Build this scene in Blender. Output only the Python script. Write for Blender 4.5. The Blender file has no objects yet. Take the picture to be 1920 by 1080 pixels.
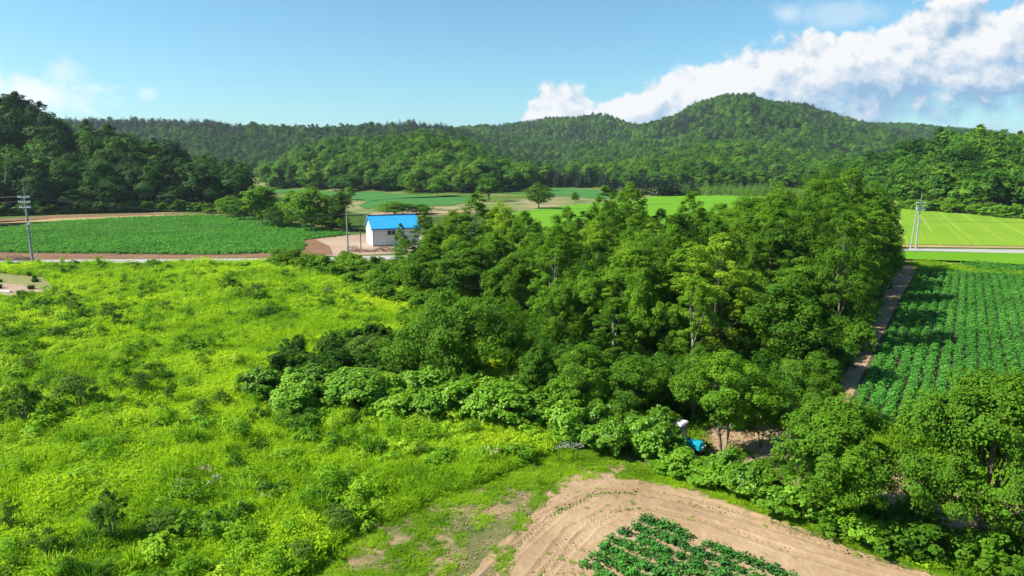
import bpy, bmesh, math, random
import numpy as np
from mathutils import Vector
R = math.radians
C = bpy.context.scene.collection
scn = bpy.context.scene

# ------------------------------------------------------------------ camera
CAM_H = 15.0; PITCH = R(10.5)
cam_d = bpy.data.cameras.new('camera'); cam = bpy.data.objects.new('camera', cam_d); C.objects.link(cam)
cam.location = (0, 0, CAM_H); cam.rotation_euler = (R(90) - PITCH, 0, 0)
cam_d.lens = 24; cam_d.sensor_width = 36; cam_d.clip_start = .5; cam_d.clip_end = 20000
scn.camera = cam

def ray(px, py):
    x = (px - 960) / 1280; y = (540 - py) / 1280
    return (x, y * math.sin(PITCH) + math.cos(PITCH), y * math.cos(PITCH) - math.sin(PITCH))
def G(px, py):                       # point of the flat valley floor seen in that direction
    d = ray(px, py); t = -CAM_H / d[2]
    return (d[0] * t, d[1] * t)
def US(px, py):
    d = ray(px, py); return d[0] / d[1], d[2] / d[1]
def topz(px, py, y): return CAM_H + US(px, py)[1] * y
def poly(*pts): return [G(*p) for p in pts]

# ------------------------------------------------------------------ light
SUN_EL, SUN_TURN = R(43), R(-10)     # sun on the left, a little behind the camera
sd = Vector((-math.cos(SUN_EL) * math.cos(SUN_TURN), math.cos(SUN_EL) * math.sin(SUN_TURN), math.sin(SUN_EL)))
sun_d = bpy.data.lights.new('sun', 'SUN'); sun = bpy.data.objects.new('sun', sun_d); C.objects.link(sun)
sun_d.energy = 5.0; sun_d.angle = R(.5); sun_d.color = (1, .95, .86)
sun.rotation_euler = sd.to_track_quat('Z', 'Y').to_euler()
scn.view_settings.view_transform = 'Standard'; scn.view_settings.look = 'None'
scn.view_settings.gamma = 1; scn.view_settings.exposure = 1.25

# ------------------------------------------------------------------ node helpers
class NT:
    def __init__(s, tree): s.t = tree; s.n = tree.nodes; s.l = tree.links
    def new(s, typ, **kw):
        n = s.n.new(typ)
        for k, v in kw.items(): setattr(n, k, v)
        return n
    def put(s, sock, v):
        if isinstance(v, bpy.types.NodeSocket): s.l.new(v, sock)
        elif v is not None: sock.default_value = v
    def math(s, op, a, b=None, c=None, clamp=False):
        n = s.new('ShaderNodeMath', operation=op, use_clamp=clamp)
        for i, v in enumerate((a, b, c)):
            if v is not None: s.put(n.inputs[i], v)
        return n.outputs[0]
    def noise(s, vec, scale, detail=4, rough=.55, dist=0, typ='3D'):
        n = s.new('ShaderNodeTexNoise', noise_dimensions=typ)
        if vec is not None: s.put(n.inputs['Vector'], vec)
        n.inputs['Scale'].default_value = scale; n.inputs['Detail'].default_value = detail
        n.inputs['Roughness'].default_value = rough; n.inputs['Distortion'].default_value = dist
        return n.outputs['Fac']
    def ramp(s, fac, stops):
        n = s.new('ShaderNodeValToRGB'); e = n.color_ramp.elements
        while len(e) < len(stops): e.new(.5)
        for i, (p, c) in enumerate(stops):
            e[i].position = p; e[i].color = (*c, 1) if len(c) == 3 else c
        s.put(n.inputs[0], fac); return n.outputs[0]
    def mix(s, fac, a, b, typ='MIX'):
        n = s.new('ShaderNodeMix', data_type='RGBA', blend_type=typ)
        s.put(n.inputs[0], fac)
        for i, v in ((6, a), (7, b)):
            if isinstance(v, tuple) and len(v) == 3: v = (*v, 1)
            s.put(n.inputs[i], v)
        return n.outputs[2]
    def smooth(s, v, a, b, lo=0., hi=1.):
        n = s.new('ShaderNodeMapRange', interpolation_type='SMOOTHSTEP')
        s.put(n.inputs[0], v); s.put(n.inputs[1], a); s.put(n.inputs[2], b)
        n.inputs[3].default_value = lo; n.inputs[4].default_value = hi
        return n.outputs[0]

# ------------------------------------------------------------------ sky
w = bpy.data.worlds.new('World'); scn.world = w; w.use_nodes = True
nt = NT(w.node_tree); nt.n.clear()
sky = nt.new('ShaderNodeTexSky', sky_type='NISHITA', sun_disc=False)
sky.sun_elevation = SUN_EL; sky.sun_rotation = R(-90) + SUN_TURN
sky.air_density = 1.0; sky.dust_density = .9; sky.ozone_density = 1.6; sky.altitude = 200
co = nt.new('ShaderNodeTexCoord').outputs['Generated']
sp = nt.new('ShaderNodeSeparateXYZ'); nt.put(sp.inputs[0], co)
X, Y, Z = sp.outputs
Yc = nt.math('MAXIMUM', Y, .05)
U = nt.math('DIVIDE', X, Yc); V = nt.math('DIVIDE', Z, Yc)
cv = nt.new('ShaderNodeCombineXYZ'); nt.put(cv.inputs[0], U); nt.put(cv.inputs[1], V)
cv2 = nt.new('ShaderNodeCombineXYZ'); nt.put(cv2.inputs[0], nt.math('MULTIPLY', U, .82)); nt.put(cv2.inputs[1], V)
P = cv2.outputs[0]
def shifted(du, dv):
    n = nt.new('ShaderNodeVectorMath', operation='ADD'); nt.put(n.inputs[0], P); n.inputs[1].default_value = (du, dv, 0); return n.outputs[0]
edge_pts = [(900, 320), (955, 262), (985, 205), (1030, 165), (1090, 160), (1120, 190), (1140, 165), (1200, 142), (1240, 122), (1310, 100), (1370, 100), (1440, 88),
            (1530, 52), (1640, 45), (1720, 30), (1780, 15), (1830, -15), (1870, 5), (1920, -30), (2400, -200), (3200, -300)]
fc = nt.new('ShaderNodeFloatCurve'); cur = fc.mapping.curves[0]
u0, u1 = -.2, 1.8
vv = []
for px, py in edge_pts:
    u, s_ = US(px, py); vv.append(((u - u0) / (u1 - u0), max(-.05, s_)))
cur.points[0].location = (0, 0); cur.points[1].location = (1, min(1, vv[-1][1] * 1.4))
for a_, b_ in vv: 
    if 0 < a_ < 1: p_ = cur.points.new(a_, max(0, b_) * 1.4)
for p_ in cur.points: p_.handle_type = 'AUTO_CLAMPED'
fc.mapping.update()
nt.put(fc.inputs['Value'], nt.math('DIVIDE', nt.math('SUBTRACT', U, u0), u1 - u0, clamp=True))
vtop = nt.math('DIVIDE', fc.outputs[0], 1.4)
def field(vec, scale, seed):
    m = nt.new('ShaderNodeVectorMath', operation='ADD'); nt.put(m.inputs[0], vec); m.inputs[1].default_value = (seed, seed * .7, 0)
    return nt.noise(m.outputs[0], scale, 10, .60, .08)
n1 = field(P, 12, 3.1); n1b = field(shifted(-.010, .012), 12, 3.1)
big = field(P, 3.6, 8.4)
s = nt.math('SUBTRACT', vtop, V)
sn = nt.math('ADD', s, nt.math('MULTIPLY', nt.math('SUBTRACT', n1, .465), .15))
dens = nt.smooth(sn, .0, .015)
gap = nt.smooth(nt.math('ADD', nt.math('MULTIPLY', big, 1.0), nt.math('MULTIPLY', n1, .6)), .76, .90)
rightgap = nt.math('MULTIPLY', nt.smooth(s, .08, .14), nt.smooth(U, .42, .50))
dens = nt.math('MULTIPLY', dens, nt.math('SUBTRACT', 1, nt.math('MULTIPLY', nt.math('SUBTRACT', 1, gap), rightgap)))
relief = nt.math('MULTIPLY', nt.math('SUBTRACT', n1, n1b), 5.0)
shade = nt.smooth(nt.math('ADD', sn, nt.math('MULTIPLY', nt.math('SUBTRACT', big, .5), .12)), .055, .125)
lit = nt.math('ADD', nt.math('SUBTRACT', .90, nt.math('MULTIPLY', shade, .75)), relief, clamp=True)
ccol = nt.mix(lit, (.28, .49, .74), (1.0, 1.0, 1.0))
# thin low clouds on the left
def puff(px, py, ru, rv, seed, sc=9):
    u, v = US(px, py)
    a = nt.math('DIVIDE', nt.math('SUBTRACT', U, u), ru); b = nt.math('DIVIDE', nt.math('SUBTRACT', V, v), rv)
    d = nt.math('SQRT', nt.math('ADD', nt.math('MULTIPLY', a, a), nt.math('MULTIPLY', b, b)))
    nn = field(P, sc, seed)
    return nt.smooth(nt.math('SUBTRACT', nt.math('MULTIPLY', nt.math('SUBTRACT', nn, .40), 3.6), nt.math('SUBTRACT', d, .75)), .0, 1.25)
lo = nt.math('MAXIMUM', puff(-40, 168, .15, .050, 1.7), nt.math('MULTIPLY', puff(70, 178, .09, .028, 2.2, 12), .9))
lo = nt.math('MAXIMUM', lo, nt.math('MULTIPLY', puff(190, 166, .040, .009, 5.2, 24), .6))
lo = nt.math('MAXIMUM', lo, nt.math('MULTIPLY', puff(272, 175, .016, .012, 6.6, 26), .45))
lo = nt.math('MAXIMUM', lo, nt.math('MULTIPLY', puff(1590, 25, .10, .02, 4.6, 10), .35))
lo = nt.math('MAXIMUM', lo, nt.math('MULTIPLY', puff(1475, 25, .035, .02, 7.6, 12), .5))
front = nt.smooth(Y, .05, .25)
lo = nt.math('MULTIPLY', lo, front); dens = nt.math('MULTIPLY', dens, front)
bg_sky = nt.new('ShaderNodeBackground'); bg_sky.inputs[1].default_value = .067
skyc = nt.mix(1.0, sky.outputs[0], (.60, .96, 1.03), 'MULTIPLY')
nt.put(bg_sky.inputs[0], skyc)
bg_c = nt.new('ShaderNodeBackground'); nt.put(bg_c.inputs[0], ccol); bg_c.inputs[1].default_value = .41
bg_l = nt.new('ShaderNodeBackground'); bg_l.inputs[0].default_value = (.95, .97, 1, 1); bg_l.inputs[1].default_value = .44
m1 = nt.new('ShaderNodeMixShader'); nt.put(m1.inputs[0], lo); nt.l.new(bg_sky.outputs[0], m1.inputs[1]); nt.l.new(bg_l.outputs[0], m1.inputs[2])
m2 = nt.new('ShaderNodeMixShader'); nt.put(m2.inputs[0], dens); nt.l.new(m1.outputs[0], m2.inputs[1]); nt.l.new(bg_c.outputs[0], m2.inputs[2])
out = nt.new('ShaderNodeOutputWorld'); nt.l.new(m2.outputs[0], out.inputs[0])

# ------------------------------------------------------------------ numpy noise
_tab = np.random.RandomState(5).rand(8, 256, 256)
def vn(x, y, sc, seed=0):
    x = np.asarray(x, float) / sc + 37.3 * seed + 1000; y = np.asarray(y, float) / sc + 11.7 * seed + 1000
    xi = np.floor(x).astype(int); yi = np.floor(y).astype(int); fx = x - xi; fy = y - yi
    fx = fx * fx * (3 - 2 * fx); fy = fy * fy * (3 - 2 * fy); t = _tab[seed % 8]
    g = lambda a, b: t[a % 256, b % 256]
    return (g(xi, yi) * (1 - fx) + g(xi + 1, yi) * fx) * (1 - fy) + (g(xi, yi + 1) * (1 - fx) + g(xi + 1, yi + 1) * fx) * fy
def fbm(x, y, sc, seed=0, o=4):
    a = 0; amp = 1; tot = 0
    for i in range(o):
        a = a + amp * vn(x, y, sc / 2 ** i, seed + i); tot += amp; amp *= .5
    return a / tot
def sst(t): t = np.clip(t, 0, 1); return t * t * (3 - 2 * t)
def inpoly(x, y, pl):
    x = np.asarray(x, float); y = np.asarray(y, float); r = np.zeros(x.shape, bool); n = len(pl)
    for i in range(n):
        x0, y0 = pl[i]; x1, y1 = pl[(i + 1) % n]
        if y0 == y1: continue
        c = ((y0 > y) != (y1 > y)) & (x < (x1 - x0) * (y - y0) / (y1 - y0) + x0)
        r ^= c
    return r
def dist_line(x, y, pts):
    best = np.full(np.shape(x), 1e9); arc = np.zeros(np.shape(x)); sg = np.zeros(np.shape(x)); acc = 0
    for (x0, y0), (x1, y1) in zip(pts[:-1], pts[1:]):
        L = math.hypot(x1 - x0, y1 - y0); t = np.clip(((x - x0) * (x1 - x0) + (y - y0) * (y1 - y0)) / L ** 2, 0, 1)
        dx = x - x0 - t * (x1 - x0); dy = y - y0 - t * (y1 - y0); d = np.hypot(dx, dy)
        m = d < best; best = np.where(m, d, best); arc = np.where(m, acc + t * L, arc)
        sg = np.where(m, np.sign(dx * (y1 - y0) - dy * (x1 - x0)), sg); acc += L
    return best * sg, arc

# ------------------------------------------------------------------ terrain
# every ridge: depth of its foot and of its crest along the valley, its skyline as seen over the trees, tree height
RIDGES = {
 'left_wood':   dict(sky=[(-500, 150), (-200, 150), (0, 172), (60, 180), (105, 208), (125, 232), (200, 238), (260, 250), (300, 262), (350, 282), (400, 300), (440, 325), (462, 372)],
                     foot=[(-500, 160), (0, 196), (250, 206), (440, 216), (470, 230)], depth=62, th=13),
 'mid_hill':    dict(sky=[(498, 345), (520, 300), (560, 268), (620, 256), (700, 250), (800, 246), (860, 254), (900, 272), (950, 298), (985, 330), (1004, 352)],
                     foot=[(498, 380), (620, 350), (760, 335), (900, 330), (1004, 345)], depth=150, th=13),
 'back_ridge':  dict(sky=[(-500, 225), (100, 219), (250, 216), (400, 222), (500, 231), (600, 233), (700, 228), (770, 222), (830, 229), (865, 237), (930, 262), (1000, 300)],
                     foot=[(-500, 600), (450, 640), (520, 600), (1000, 560)], depth=330, th=14),
 'far_ridge':   dict(sky=[(700, 240), (860, 237), (940, 228), (1000, 221), (1040, 217), (1100, 221), (1190, 233), (1260, 236), (1400, 240), (1600, 260)],
                     foot=[(700, 800), (1600, 900)], depth=700, th=16),
 'mountain':    dict(sky=[(1050, 262), (1150, 245), (1220, 228), (1265, 220), (1310, 200), (1350, 190), (1385, 180), (1415, 178), (1440, 187), (1480, 186), (1510, 190), (1540, 203), (1580, 217), (1640, 233), (1700, 250), (1800, 275), (1900, 300)],
                     foot=[(1050, 620), (1900, 620)], depth=650, th=15),
 'east_ridge':  dict(sky=[(1500, 232), (1620, 227), (1700, 230), (1760, 234), (1830, 238), (1860, 246), (2000, 262), (2400, 300)],
                     foot=[(1500, 900), (2400, 900)], depth=800, th=16),
 'low_rise':    dict(sky=[(940, 345), (1000, 322), (1080, 312), (1150, 302), (1220, 285), (1290, 266), (1350, 258), (1420, 262), (1500, 276), (1580, 290), (1650, 300), (1800, 300)],
                     foot=[(940, 480), (1000, 400), (1140, 395), (1290, 400), (1450, 390), (1800, 300)], depth=300, th=13),
 'right_wood':  dict(sky=[(1560, 320), (1620, 298), (1660, 285), (1700, 272), (1740, 262), (1790, 253), (1850, 250), (1920, 252), (2100, 250), (2500, 245)],
                     foot=[(1560, 262), (1660, 248), (1700, 225), (1800, 208), (1920, 194), (2500, 170)], depth=80, th=12.5),
}
for r_ in RIDGES.values():
    us = [US(*p) for p in r_['sky']]; r_['u'] = np.array([a for a, b in us]); r_['s'] = np.array([b for a, b in us])
    r_['fu'] = np.array([US(p, 350)[0] for p, d in r_['foot']]); r_['fd'] = np.array([d for p, d in r_['foot']])
def ridge_t(r_, x, y):
    y = np.maximum(np.asarray(y, float), 1); u = x / y
    F = np.interp(u, r_['fu'], r_['fd']); t = (y - F) / r_['depth']
    inside = (u > r_['u'][0]) & (u < r_['u'][-1])
    return t, u, F, inside
def H(x, y):
    x = np.asarray(x, float); y = np.asarray(y, float); z = np.zeros(np.broadcast(x, y).shape)
    fold = fbm(x + .35 * y, y * .45, 170, 3, 3) - .5
    for nm, r_ in RIDGES.items():
        t, u, F, ins = ridge_t(r_, x, y)
        cz = CAM_H + np.interp(u, r_['u'], r_['s']) * (F + r_['depth']) - r_['th']
        cz = cz * (1 + (1.5 if nm in ('mountain', 'far_ridge', 'back_ridge') else .5) * fold * 4 * np.clip(t, 0, 1) * np.clip(1 - t, 0, 1))
        edge = sst((u - r_['u'][0]) / .02) * sst((r_['u'][-1] - u) / .02)
        up = np.where(t < 1, (1.12 * np.clip(t, 0, 1) ** .9 * .55 + .45 * sst(t)) / 1.066, 1 - .7 * sst((t - 1) / 2.2))
        z = np.maximum(z, np.where(t > 0, np.maximum(cz, 0) * up * edge, 0))
    return z

# ------------------------------------------------------------------ mesh helpers
def mesh_np(name, V_, F_, mats, v=None, mi=None, smooth=False):
    V_ = np.asarray(V_, np.float32); F_ = np.asarray(F_, np.int32); k = F_.shape[1]
    me = bpy.data.meshes.new(name); me.vertices.add(len(V_)); me.vertices.foreach_set('co', V_.ravel())
    me.loops.add(F_.size); me.loops.foreach_set('vertex_index', F_.ravel())
    me.polygons.add(len(F_)); me.polygons.foreach_set('loop_start', np.arange(len(F_), dtype=np.int32) * k)
    for m in mats: me.materials.append(m)
    if mi is not None: me.polygons.foreach_set('material_index', np.asarray(mi, np.int32))
    me.polygons.foreach_set('use_smooth', np.full(len(F_), smooth))
    if v is not None:
        a = me.attributes.new('v', 'FLOAT', 'FACE'); a.data.foreach_set('value', np.asarray(v, np.float32))
    me.update(calc_edges=True); me.validate()
    return me
def link(name, me, parent=None, **props):
    o = bpy.data.objects.new(name, me); C.objects.link(o); o.parent = parent
    for k, v_ in props.items(): o[k] = v_
    return o
def tag(o, label, cat, group=None):
    o['label'] = label; o['category'] = cat
    if group: o['group'] = group
    return o
def tube(pts, rad, seg=7, cap=True):
    V_ = []; F_ = []; n = len(pts); pts = [Vector(p) for p in pts]
    prev = None
    for i, p in enumerate(pts):
        d = (pts[min(i + 1, n - 1)] - pts[max(i - 1, 0)]).normalized()
        a = d.cross(Vector((0, 0, 1))) if abs(d.z) < .9 else d.cross(Vector((1, 0, 0)))
        a.normalize(); b = d.cross(a)
        if prev is not None and a.dot(prev) < 0: a = -a; b = -b
        prev = a
        for k in range(seg):
            t = 2 * math.pi * k / seg; V_.append(p + (a * math.cos(t) + b * math.sin(t)) * rad[i])
    for i in range(n - 1):
        for k in range(seg):
            k2 = (k + 1) % seg; F_.append((i * seg + k, i * seg + k2, (i + 1) * seg + k2, (i + 1) * seg + k))
    if cap:
        for i, s_ in ((0, 0), (n - 1, (n - 1) * seg)):
            c = len(V_); V_.append(pts[i])
            for k in range(0, seg): F_.append((s_ + k, s_ + (k + 1) % seg, c, c))
    return V_, F_
class MB:
    def __init__(s): s.V = []; s.F = []
    def add(s, vf):
        o = len(s.V); s.V += [tuple(v) for v in vf[0]]; s.F += [tuple(dict.fromkeys(i + o for i in f)) for f in vf[1]]; return s
    def box(s, c, d, rz=0):
        o = len(s.V); ca, sa = math.cos(rz), math.sin(rz)
        for i in (-1, 1):
            for j in (-1, 1):
                for k in (-1, 1):
                    x, y = i * d[0] / 2, j * d[1] / 2; s.V.append((c[0] + x * ca - y * sa, c[1] + x * sa + y * ca, c[2] + k * d[2] / 2))
        for f in ((0, 1, 3, 2), (4, 6, 7, 5), (0, 4, 5, 1), (2, 3, 7, 6), (0, 2, 6, 4), (1, 5, 7, 3)): s.F.append(tuple(i + o for i in f))
        return s
    def tube(s, pts, rad, seg=8): return s.add(tube(pts, rad if hasattr(rad, '__len__') else [rad] * len(pts), seg))
    def build(s, name, mat, parent=None, bevel=0, **props):
        me = bpy.data.meshes.new(name); me.from_pydata(s.V, [], s.F); me.materials.append(mat)
        if bevel:
            bm = bmesh.new(); bm.from_mesh(me); bmesh.ops.bevel(bm, geom=bm.edges[:], offset=bevel, segments=2, affect='EDGES', clamp_overlap=True); bm.to_mesh(me); bm.free()
        me.update(); return link(name, me, parent, **props)

# ------------------------------------------------------------------ materials
def pbsdf(nt, col, rough=.8, spec=.2, normal=None, metal=0):
    b = nt.new('ShaderNodeBsdfPrincipled'); c = (*col, 1) if isinstance(col, tuple) and len(col) == 3 else col
    nt.put(b.inputs['Base Color'], c); nt.put(b.inputs['Roughness'], rough); b.inputs['Specular IOR Level'].default_value = spec; b.inputs['Metallic'].default_value = metal
    if normal is not None: nt.l.new(normal, b.inputs['Normal'])
    return b
def mat(name): 
    m = bpy.data.materials.new(name); m.use_nodes = True; t = NT(m.node_tree); t.n.clear(); return m, t
def fin(t, sh): o = t.new('ShaderNodeOutputMaterial'); t.l.new(sh, o.inputs[0])
def bump(t, h, strength=.5, dist=.05):
    n = t.new('ShaderNodeBump'); n.inputs['Strength'].default_value = strength; n.inputs['Distance'].default_value = dist; t.put(n.inputs['Height'], h); return n.outputs[0]
def pos(t): return t.new('ShaderNodeNewGeometry').outputs['Position']

def leaf_mat(name, dark, light, trans=.35, rough=.6, spec=.12, instanced=False, third=None, hv=1.0, noise_scale=.5):
    """foliage: colour runs from dark to light by leaf, by clump and by plant"""
    kk = .98 if name in ('meadow_blades', 'weed_leaves') else .80
    dark, light = tuple(q * kk for q in dark), tuple(q * kk for q in light)
    if third: third = tuple(q * kk for q in third)
    m, t = mat(name)
    fa = t.new('ShaderNodeAttribute', attribute_name='v').outputs['Fac']
    if instanced: ti = t.new('ShaderNodeAttribute', attribute_name='tint', attribute_type='INSTANCER').outputs['Fac']
    else: ti = t.new('ShaderNodeObjectInfo').outputs['Alpha']
    if not instanced:
        sp_ = t.new('ShaderNodeSeparateColor'); t.put(sp_.inputs[0], t.new('ShaderNodeObjectInfo').outputs['Color']); ti = sp_.outputs[0]
    nz = t.noise(pos(t), noise_scale, 2)
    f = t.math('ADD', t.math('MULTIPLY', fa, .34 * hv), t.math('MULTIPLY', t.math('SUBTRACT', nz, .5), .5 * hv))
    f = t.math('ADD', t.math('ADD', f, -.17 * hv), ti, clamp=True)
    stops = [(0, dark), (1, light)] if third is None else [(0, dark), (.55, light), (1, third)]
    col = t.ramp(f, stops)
    b = pbsdf(t, col, rough, spec)
    tr = t.new('ShaderNodeBsdfTranslucent')
    t.put(tr.inputs[0], t.mix(1.0, col, (1.25, 1.15, .45), 'MULTIPLY'))
    mx = t.new('ShaderNodeMixShader'); mx.inputs[0].default_value = trans
    t.l.new(b.outputs[0], mx.inputs[1]); t.l.new(tr.outputs[0], mx.inputs[2]); fin(t, mx.outputs[0])
    return m
M = {}
D1, D2, D3 = (.030, .105, .009), (.162, .345, .016), (.37, .53, .03)
M['leaf'] = leaf_mat('broad_leaves', D1, D2, third=D3, trans=.42)
M['leaf_i'] = leaf_mat('broad_leaves_far', (.018, .075, .010), (.100, .255, .018), third=(.23, .39, .03), trans=.22, instanced=True, noise_scale=.08)
M['leaf_far'] = leaf_mat('broad_leaves_wood', (.018, .075, .010), (.100, .255, .018), third=(.23, .39, .03), trans=.25, noise_scale=.08)
M['leaf_big'] = leaf_mat('large_leaves', (.045, .15, .010), (.20, .42, .020), trans=.42, third=(.36, .56, .035), rough=.45, spec=.3)
M['willow'] = leaf_mat('willow_leaves', (.05, .13, .02), (.17, .31, .04), trans=.4, third=(.28, .42, .07))
M['needle'] = leaf_mat('needles', (.006, .026, .012), (.018, .062, .022), trans=.1, rough=.6, spec=.2, third=(.05, .11, .03))
M['needle_i'] = leaf_mat('needles_far', (.005, .022, .013), (.014, .052, .024), trans=.1, rough=.6, spec=.2, instanced=True, third=(.04, .10, .03), noise_scale=.08)
M['larch'] = leaf_mat('larch_needles', (.05, .15, .015), (.12, .28, .03), trans=.3, third=(.2, .38, .05))
M['grass_i'] = leaf_mat('meadow_blades', (.07, .21, .008), (.30, .50, .016), trans=.5, rough=.6, spec=.1, instanced=True, third=(.46, .60, .03), noise_scale=.6)
M['tussock'] = leaf_mat('sedge_blades', (.02, .09, .010), (.07, .20, .012), trans=.4, rough=.5, spec=.15, third=(.16, .33, .02))
M['crop_i'] = leaf_mat('potato_leaves', (.025, .13, .025), (.10, .33, .04), trans=.35, rough=.55, spec=.15, instanced=True, third=(.17, .46, .07), noise_scale=.5)

def ramp_mat(name, scale, stops, detail=6, bmp=(.5, .05), rough=.95, extra=None, bscale=None):
    stops = [(a, tuple(q * .76 for q in c)) for a, c in stops]; m, t = mat(name); p = pos(t); n = t.noise(p, scale, detail, .62); n2 = t.noise(p, scale * 9, 3)
    f = t.math('ADD', t.math('MULTIPLY', n, .75), t.math('MULTIPLY', n2, .25))
    col = t.ramp(f, stops)
    if extra: col = extra(t, p, col)
    nb = bump(t, t.noise(p, bscale or scale * 12, 5, .6), *bmp)
    fin(t, pbsdf(t, col, rough, .1, nb).outputs[0]); return m
M['ground'] = ramp_mat('ground_grass', .05, [(.3, (.035, .08, .015)), (.5, (.09, .15, .02)), (.62, (.20, .19, .07)), (.75, (.33, .24, .14))], bscale=2)
M['meadow'] = ramp_mat('meadow_soil', .25, [(.3, (.02, .05, .006)), (.7, (.07, .12, .012))], bscale=3)
M['sand'] = ramp_mat('sandy_earth', .22, [(.3, (.25, .165, .09)), (.5, (.355, .24, .14)), (.7, (.46, .33, .205))], bmp=(.6, .03), bscale=9)
M['yard'] = ramp_mat('packed_earth', .09, [(.3, (.29, .19, .13)), (.48, (.36, .255, .18)), (.7, (.40, .32, .24))], bscale=3)
M['soil'] = ramp_mat('brown_soil', .3, [(.3, (.15, .075, .04)), (.7, (.27, .16, .09))], bmp=(1, .2), bscale=2)
M['soil_dark'] = ramp_mat('dark_soil', .5, [(.3, (.07, .04, .022)), (.7, (.17, .10, .06))], bmp=(1, .3), bscale=3)
M['stubble'] = ramp_mat('dry_grass', .2, [(.3, (.27, .21, .08)), (.7, (.40, .32, .14))], bscale=4)
M['asphalt'] = ramp_mat('worn_asphalt', .4, [(.3, (.30, .30, .29)), (.7, (.42, .41, .39))], bmp=(.2, .01), bscale=20)
M['croploam'] = ramp_mat('field_soil', .6, [(.3, (.035, .06, .02)), (.7, (.10, .10, .045))], bscale=4)
M['farfield'] = ramp_mat('far_crop', .12, [(.3, (.035, .14, .025)), (.7, (.065, .20, .04))], bmp=(.8, .2), bscale=2.5)
M['olive'] = ramp_mat('olive_stubble', .06, [(.3, (.16, .19, .06)), (.7, (.26, .24, .10))], bmp=(.8, .2), bscale=2)
def tram(ang, c0, period):
    def ex(t, p, col):
        s_ = t.new('ShaderNodeSeparateXYZ'); t.put(s_.inputs[0], p)
        q = t.math('ADD', t.math('MULTIPLY', s_.outputs[0], math.cos(ang)), t.math('MULTIPLY', s_.outputs[1], math.sin(ang)))
        w_ = t.math('PINGPONG', q, period / 2)
        line = t.smooth(w_, .38, .1)
        q2 = t.noise(None, .9, 3, typ='1D'); nn = q2.node; t.put(nn.inputs['W'], q)
        line = t.math('MULTIPLY', line, t.smooth(t.noise(p, .05, 3), .35, .6))
        col = t.mix(t.math('MULTIPLY', line, .5), col, c0)
        return t.mix(t.math('MULTIPLY', q2, .35), col, (.30, .36, .05))
    return ex
M['cereal'] = ramp_mat('young_cereal', .035, [(.35, (.085, .24, .006)), (.65, (.16, .29, .010))], bmp=(.8, .15), bscale=3, extra=tram(R(-28), (.30, .34, .06), 5.5))
M['lime'] = ramp_mat('lime_crop', .08, [(.3, (.085, .27, .006)), (.7, (.15, .31, .010))], bmp=(1, .2), bscale=3)
M['tan'] = ramp_mat('tan_ground', .06, [(.38, (.09, .16, .03)), (.52, (.22, .21, .09)), (.68, (.36, .28, .16))], bscale=2)
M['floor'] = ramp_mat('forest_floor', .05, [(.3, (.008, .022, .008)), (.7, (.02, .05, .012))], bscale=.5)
def bark(name, a, b, sc=6):
    m, t = mat(name); p = t.new('ShaderNodeTexCoord').outputs['Object']
    mp = t.new('ShaderNodeMapping'); mp.inputs['Scale'].default_value = (1, 1, .35); t.put(mp.inputs[0], p)
    n = t.noise(mp.outputs[0], sc, 5, .65)
    fin(t, pbsdf(t, t.ramp(n, [(.38, a), (.6, b)]), .85, .15, bump(t, n, .8, .03)).outputs[0]); return m
M['bark'] = bark('grey_bark', (.07, .055, .04), (.20, .17, .13))
M['birch'] = bark('birch_bark', (.10, .09, .08), (.50, .47, .42), 3)
M['bark_i'] = M['bark']

# ------------------------------------------------------------------ foliage generators
def unit(a): return a / np.maximum(np.linalg.norm(a, axis=1, keepdims=True), 1e-6)
def leaves(Pn, N, size, aspect=.6, rng=None, droop=0., fold=.12):
    n = len(Pn); rv = rng.normal(size=(n, 3)); rv[:, 2] -= droop
    T = unit(rv - N * (rv * N).sum(1, keepdims=True)); B = np.cross(N, T)
    s_ = (size * (.65 + .7 * rng.rand(n)))[:, None]; w_ = s_ * aspect
    up = N * s_ * fold
    Vv = np.stack([Pn - T * s_ * .5, Pn + B * w_ * .5 + up - T * s_ * .05, Pn + T * s_ * .5, Pn - B * w_ * .5 + up - T * s_ * .05], 1).reshape(-1, 3)
    return Vv, np.arange(n * 4).reshape(n, 4)
def puffs_round(rng, h, cb, Rr, k, pr, top=1.0):
    """clump centres filling an uneven egg-shaped envelope between heights cb and h"""
    out = []; cz = (h + cb) / 2; hz = (h - cb) / 2
    lob = rng.rand(4) * 6.28
    for i in range(k):
        d = rng.normal(size=3); d /= np.linalg.norm(d)
        if d[2] < -.5 and rng.rand() < .4: d[2] *= -1
        f = rng.uniform(.45, .9) ** .7
        az = math.atan2(d[1], d[0]); wob = 1 + .16 * math.sin(2 * az + lob[0]) + .13 * math.sin(3 * az + lob[1])
        egg = 1 - .28 * max(0, d[2]) * top
        r_ = pr * rng.uniform(.6, 1.25)
        out.append((d[0] * (Rr - r_ * .6) * f * wob * egg, d[1] * (Rr - r_ * .6) * f * wob * egg, cz + d[2] * (hz - r_ * .5) * f, r_))
    out.append((0, 0, h - pr * .75, pr * .75))
    return np.array(out)
def puffs_column(rng, h, cb, Rr, k, pr):
    out = []
    for i in range(k):
        t = rng.rand() ** .85; z = cb + t * (h - cb); rr = Rr * (math.sin(math.pi * min(1, (.22 + .78 * t)) ** 1.1) ** .6 if t < .97 else .1)
        a = rng.rand() * 6.28; q = rr * math.sqrt(rng.uniform(.15, 1)); r_ = pr * rng.uniform(.6, 1.2) * (1 - .35 * t)
        out.append((math.cos(a) * q, math.sin(a) * q, z - r_ * .3, r_))
    out.append((0, 0, h - pr * .5, pr * .45)); return np.array(out)
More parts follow.
